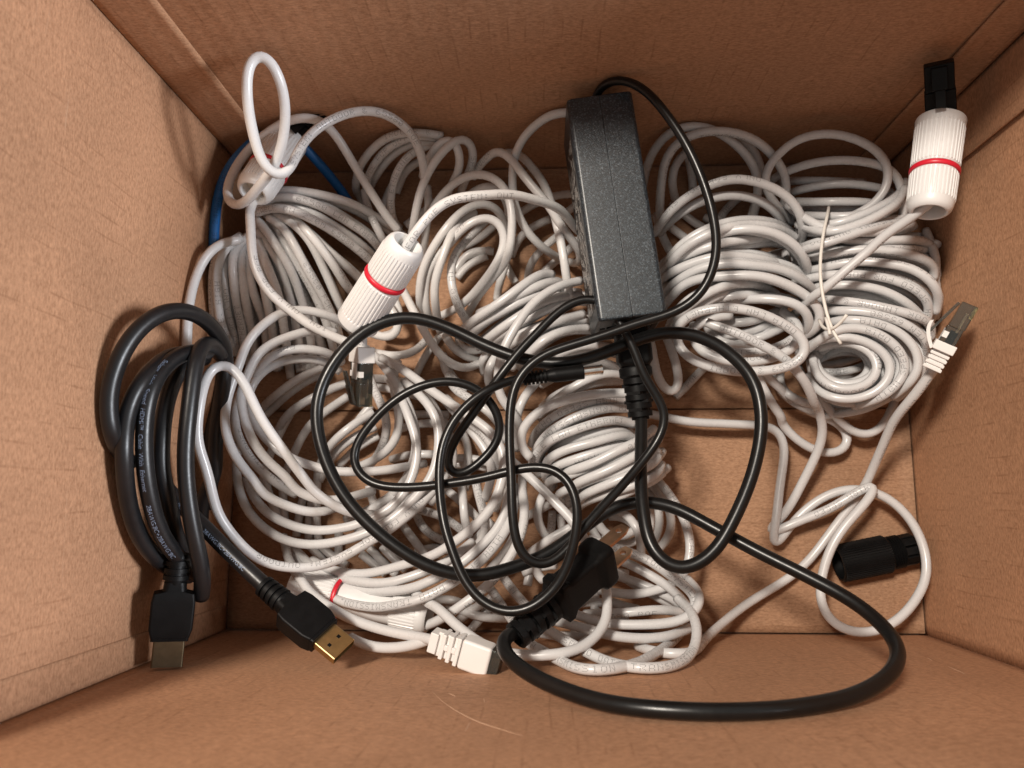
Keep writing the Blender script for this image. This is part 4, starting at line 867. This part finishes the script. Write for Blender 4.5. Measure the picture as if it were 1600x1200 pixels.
# ---------------------------------------------------------------- video plugs
def hdmi_plug(a, d, yh, tipm, lines):
    T = orient(a, d, yh) @ Matrix.Diagonal((.86, .86, .96, 1))
    body = put('video_plug', loft([rr(10, 9.0, 3, 11), rr(10.5, 9.4, 2.5, 14.5), rr(18.0, 11, 1.2, 15.5), rr(19.4, 11.2, 1.2, 19), rr(19.2, 11, 1.2, 30), rr(17.0, 10.4, 1.2, 33.5), rr(16.6, 9.4, 1.2, 33.7), rr(16.4, 9.2, 1.2, 35)]), 'mould', TH, T)
    prof = []
    for q in range(4): prof += [(-1 + q * 3.0, 4.3 + .2 * q, 0), (-.9 + q * 3.0, 5.2 + .2 * q, 0), (.9 + q * 3.0, 5.3 + .2 * q, 0), (1.0 + q * 3.0, 4.3 + .2 * q, 0)]
    put('strain_relief', lathe([(-1.2, 2.5, 0)] + prof + [(12, 4.6, 0)], 32), 'mould', body, T)
    tip = put('plug_tip', loft([rr(13.9, 4.6, .8, 34.5), rr(13.9, 4.6, .8, 46.0), rr(13.0, 3.7, .6, 46.1), rr(13.0, 3.7, .6, 40)]), tipm, body, T)
    MB().box(-5.6, 5.6, -.6, .7, 38, 45.2).obj('contact_tongue', 'mould', tip, T)
    g = MB()
    if lines:
        for q in range(4): g.box(-1 + .5 * q, 5.5 + .3 * q, 5.35, 5.47, 21.5 + q * 2.0, 21.65 + q * 2.0)
        g.obj('grip_lines', 'mark', body, T)
    else:
        for s_ in (-1, 1): g.box(s_ * 3 - .8, s_ * 3 + .8, 2.2, 2.36, 39.5, 41.0)
        g.obj('latch_holes', 'mould', tip, T)
    return body
a = P(279, 868, 96); hdmi_plug(a, P(260, 1044, 94) - a, (.45, -.15, 1), 'shadedgold', True)
a = P(414, 917, 89); hdmi_plug(a, P(544, 1024, 98) - a, (.75, .55, 1), 'gold', False)

# ---------------------------------------------------------------- power adapter with its lead
ZT = 93.0
c4 = [P(884, 152, ZT), P(988, 141, ZT), P(1043, 490, ZT), P(935, 500, ZT)]
ctr = sum(c4) / 4; wid = (np.linalg.norm(c4[1] - c4[0]) + np.linalg.norm(c4[2] - c4[3])) / 2; lng = (np.linalg.norm(c4[3] - c4[0]) + np.linalg.norm(c4[2] - c4[1])) / 2
ax_ = (c4[0] + c4[1] - c4[2] - c4[3]); HGT = 45.0
AT = orient(ctr, (0, 0, 1), ax_)       # local x across, y to the back, z up
TP = thing('power_adapter', 'black textured power adapter brick standing on its narrow side on the cables', 'adapter', (ctr[0], ctr[1], ZT - HGT))
def half(s_):
    def ring(y, ins):
        pts = []
        x0, x1 = 0.05, wid / 2 - ins
        z0, z1 = -HGT + ins, -ins
        for cx, cz, r_, a0 in ((x1, z1, 2.0, 0), (x0, z1, .16, 90), (x0, z0, .16, 180), (x1, z0, 2.0, 270)):
            sx = 1 if cx == x1 else -1; sz = 1 if cz == z1 else -1
            for k in range(5):
                a = math.radians(a0 + 90 * k / 4); pts.append((s_ * (cx - sx * r_ + r_ * math.cos(a)), y, cz - sz * r_ + r_ * math.sin(a)))
        return pts
    h = lng / 2
    st_ = [(-h, 1.6), (-h + .15, .9), (-h + .5, .4), (-h + 1.4, 0)] + [(-h + 1.4 + (2 * h - 2.8) * k / 10, 0) for k in range(1, 10)] + [(h - 1.4, 0), (h - .5, .4), (h - .15, .9), (h, 1.6)]
    v, f = loft([ring(*q) for q in st_])
    if s_ > 0: f = [tuple(reversed(q)) for q in f]
    return v, f
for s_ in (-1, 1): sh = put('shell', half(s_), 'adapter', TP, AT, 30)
lab = MB().box(-wid / 2 - .12, -wid / 2 + .5, -lng / 2 + 8, lng / 2 - 14, -HGT + 5, -5).obj('rating_label', 'label', TP, AT)
g = MB(); rl = random.Random(3)
for row in range(9):
    y = -lng / 2 + 10
    while y < lng / 2 - 18:
        l_ = rl.uniform(1.5, 7)
        if rl.random() < .75: g.box(-wid / 2 - .2, -wid / 2 - .1, y, y + l_, -9 - row * 3.6, -7.8 - row * 3.6)
        y += l_ + rl.uniform(.8, 3)
g.obj('label_print', 'mark', lab, AT)
MB().box(-10, 10, -lng / 2 - .7, -lng / 2 + 1, -40, -15).obj('inlet_frame', 'mould', TP, AT, .6)
for sx in (-1, 1): MB().box(sx * 11.8 - 1.2, sx * 11.8 + 1.2, -lng / 2 - .4, -lng / 2 + .5, -34, -16).obj('vent_slot', 'mould', TP, AT)
MB().box(-4, 4, lng / 2 - .5, lng / 2 + 4, -24, -15).obj('lead_grommet', 'mould', TP, AT, 1)
ss = [s for s in STR if s['c'] == 'X'][0]
v, f = tube(ss['p'], ss['r'], 14); lead = mesh_obj('lead', v, f, 'black', TP)
a = P(818, 592, 85.5); b_ = P(942, 577, 84); T = orient(a, b_ - a, (0, 0, 1)); Lp = float(np.linalg.norm(b_ - a))
prof = []
for q in range(6): prof += [(q * 1.75, 2.1, 0), (q * 1.75 + .05, 2.95, 0), (q * 1.75 + 1.1, 2.95, 0), (q * 1.75 + 1.15, 2.1, 0)]
pl = put('barrel_plug', lathe(prof + [(10.4, 2.4, 0), (11, 2.6, 0), (13, 3.1, 0), (14, 3.25, 0), (Lp - 8.6, 3.25, 0), (Lp - 8.4, 3.1, 0), (Lp - 8.4, 1.8, 0)], 32), 'mould', lead, T)
put('plug_tip', lathe([(Lp - 8.8, 2.0, 0), (Lp - 1.2, 2.0, 0), (Lp - 1.1, 2.25, 0), (Lp - .2, 2.2, 0), (Lp, 1.8, 0), (Lp, 1.2, 0), (Lp - 3, 1.2, 0), (Lp - 3, .1, 0)], 32), 'steel', pl, T)

# ---------------------------------------------------------------- mains cord: inlet plug and wall plug
a = P(985, 505, 68); b_ = P(1001, 655, 64); d = b_ - a; Lc = float(np.linalg.norm(d)); T = orient(a, d, (0, 0, 1))
cp = put('inlet_plug', loft([rr(15.5, 15, 3, 0), rr(15.5, 15, 3, Lc * .40), rr(13.5, 13, 3, Lc * .44), rr(12, 12, 5.5, Lc * .47)]), 'mould', TK, T)
put('collar', lathe([(Lc * .45, 5, 0), (Lc * .46, 7.0, 0), (Lc * .48, 7.5, 0), (Lc * .55, 7.5, 0), (Lc * .57, 6.6, 0), (Lc * .575, 5, 0)], 28), 'mould', cp, T)
def relief(parent, T, z0, z1, r0, r1, n, core):
    g = MB(); v, f = lathe([(z0 - .5, core, 0), (z1 + .2, core, 0)], 28); g.add(v, f)
    st = (z1 - z0) / n
    for q in range(n):
        r_ = r0 + (r1 - r0) * q / max(1, n - 1); za, zb = z0 + q * st, z0 + q * st + st * .68
        v, f = lathe([(za, core * .9, 0), (za, r_, 0), (zb, r_, 0), (zb, core * .9, 0)], 28); g.add(v, f)
        if q < n - 1:
            for s_ in ((0, math.pi) if q % 2 else (math.pi / 2, -math.pi / 2)):
                g.box(r_ * -.55, r_ * .55, core * .6, r_ * .985, zb - .1, zb + st * .34, Matrix.Rotation(s_ + .5, 4, 'Z'))
    return put('strain_relief', (g.v, g.f), 'mould', parent, T, 35)
relief(cp, T, Lc * .575, Lc, 6.1, 5.6, 5, 4.0)
a = P(806, 994, 103); b_ = P(944, 872, 78); d = b_ - a; Lw = float(np.linalg.norm(d))
side = np.cross(d, (0, 0, 1)); side /= np.linalg.norm(side)
T = orient(a, d, np.array([0, 0, 1.]) * .75 + side * .62)
z1 = Lw * .40
wp = put('wall_plug', loft([rr(10.5, 10, 4, z1 - 1), rr(13.5, 11.5, 3, z1 + .5), rr(14, 12, 2, z1 + 1.5), rr(19.0, 12.4, 1.6, z1 + 2.2), rr(19.4, 12.6, 1.6, z1 + 5), rr(15.6, 11.4, 1.8, z1 + 7.5), rr(15.2, 11.2, 1.8, Lw * .80), rr(15.8, 11.8, 1.8, Lw * .84), rr(19.6, 14.6, 3, Lw * .87), rr(20, 15, 3, Lw * .90), rr(20, 15, 3, Lw * .97), rr(18.8, 13.8, 2.6, Lw)]), 'mould', TK, T)
relief(wp, T, 0, z1, 5.6, 6.6, 5, 4.2)
for s_ in (-1, 1):
    g = MB(); x_ = s_ * 6.35
    # blade with a round hole: frame of quads round an octagon, extruded
    oc = [(1.5 * math.cos(q * math.pi / 4 + math.pi / 8), Lw + 11.2 + 1.5 * math.sin(q * math.pi / 4 + math.pi / 8)) for q in range(8)]
    ou = [(3.1, Lw + 12.2), (1.9, Lw + 15.2), (-1.9, Lw + 15.2), (-3.1, Lw + 12.2), (-3.1, Lw + 9.5), (-3.1, Lw - 1), (3.1, Lw - 1), (3.1, Lw + 9.5)]
    oc = oc[0:8]
    v = [(x_ + e * .75, y, z) for e in (-1, 1) for y, z in oc + ou]; f = []
    for q in range(8):
        n_ = (q + 1) % 8
        f += [(q, n_, 8 + n_, 8 + q), (16 + q, 24 + q, 24 + n_, 16 + n_), (8 + q, 8 + n_, 24 + n_, 24 + q), (q, 16 + q, 16 + n_, n_)]
    g.add(v, f); g.obj('blade', 'copper', wp, T)

# ---------------------------------------------------------------- loose black cable gland on the box floor
a = P(1309, 881, 9.6); b_ = P(1431, 856, 9.8); d = b_ - a; Lg = float(np.linalg.norm(d)); T = orient(a, d, (0, 0, 1))
TQ = thing('cable_gland', 'loose black ribbed connector shell lying on the floor inside the white loop', 'connector', tuple(a * .5 + b_ * .5 - np.array([0, 0, 9.6])))
e = Lg * .63
gl = put('ribbed_sleeve', lathe([(9, .5, 0), (9, 7.2, 0), (0, 7.6, 0), (0, 8.6, 0), (.5, 9.0, 0), (.8, 9.2, 1), (e - .8, 9.3, 1), (e - .5, 9.2, 0), (e, 8.8, 0), (e, 7, 0)], 288, None, 48, .4), 'mould', TQ, T)
th = []
for q in range(6): th += [(e + q * 1.15, 7.5, 0), (e + .55 + q * 1.15, 8.3, 0)]
put('thread', lathe(th + [(e + 7.2, 7.4, 0), (e + 7.2, 5, 0)], 48), 'mould', TQ, T)
g = MB()
for q in range(10):
    g.box(-1.9, 1.9, 5.6, 7.7, e + 6.5, Lg - 1.6, Matrix.Rotation(q * math.pi / 5, 4, 'Z'))
    tp = Matrix.Rotation(q * math.pi / 5, 4, 'Z') @ Matrix.Translation((0, 0, Lg - 1.7)) @ Matrix.Rotation(math.radians(25), 4, 'X')
    g.box(-1.7, 1.7, 5.5, 7.0, -.2, 2.4, tp)
g.obj('clamping_fingers', 'mould', TQ, T, .3)
put('inner_wall', lathe([(e + 2, 5.7, 0), (Lg - 1.2, 5.5, 0)], 32), 'mould', TQ, T)

for o in list(bpy.data.objects):
    if '_o' in o.keys(): del o['_o']
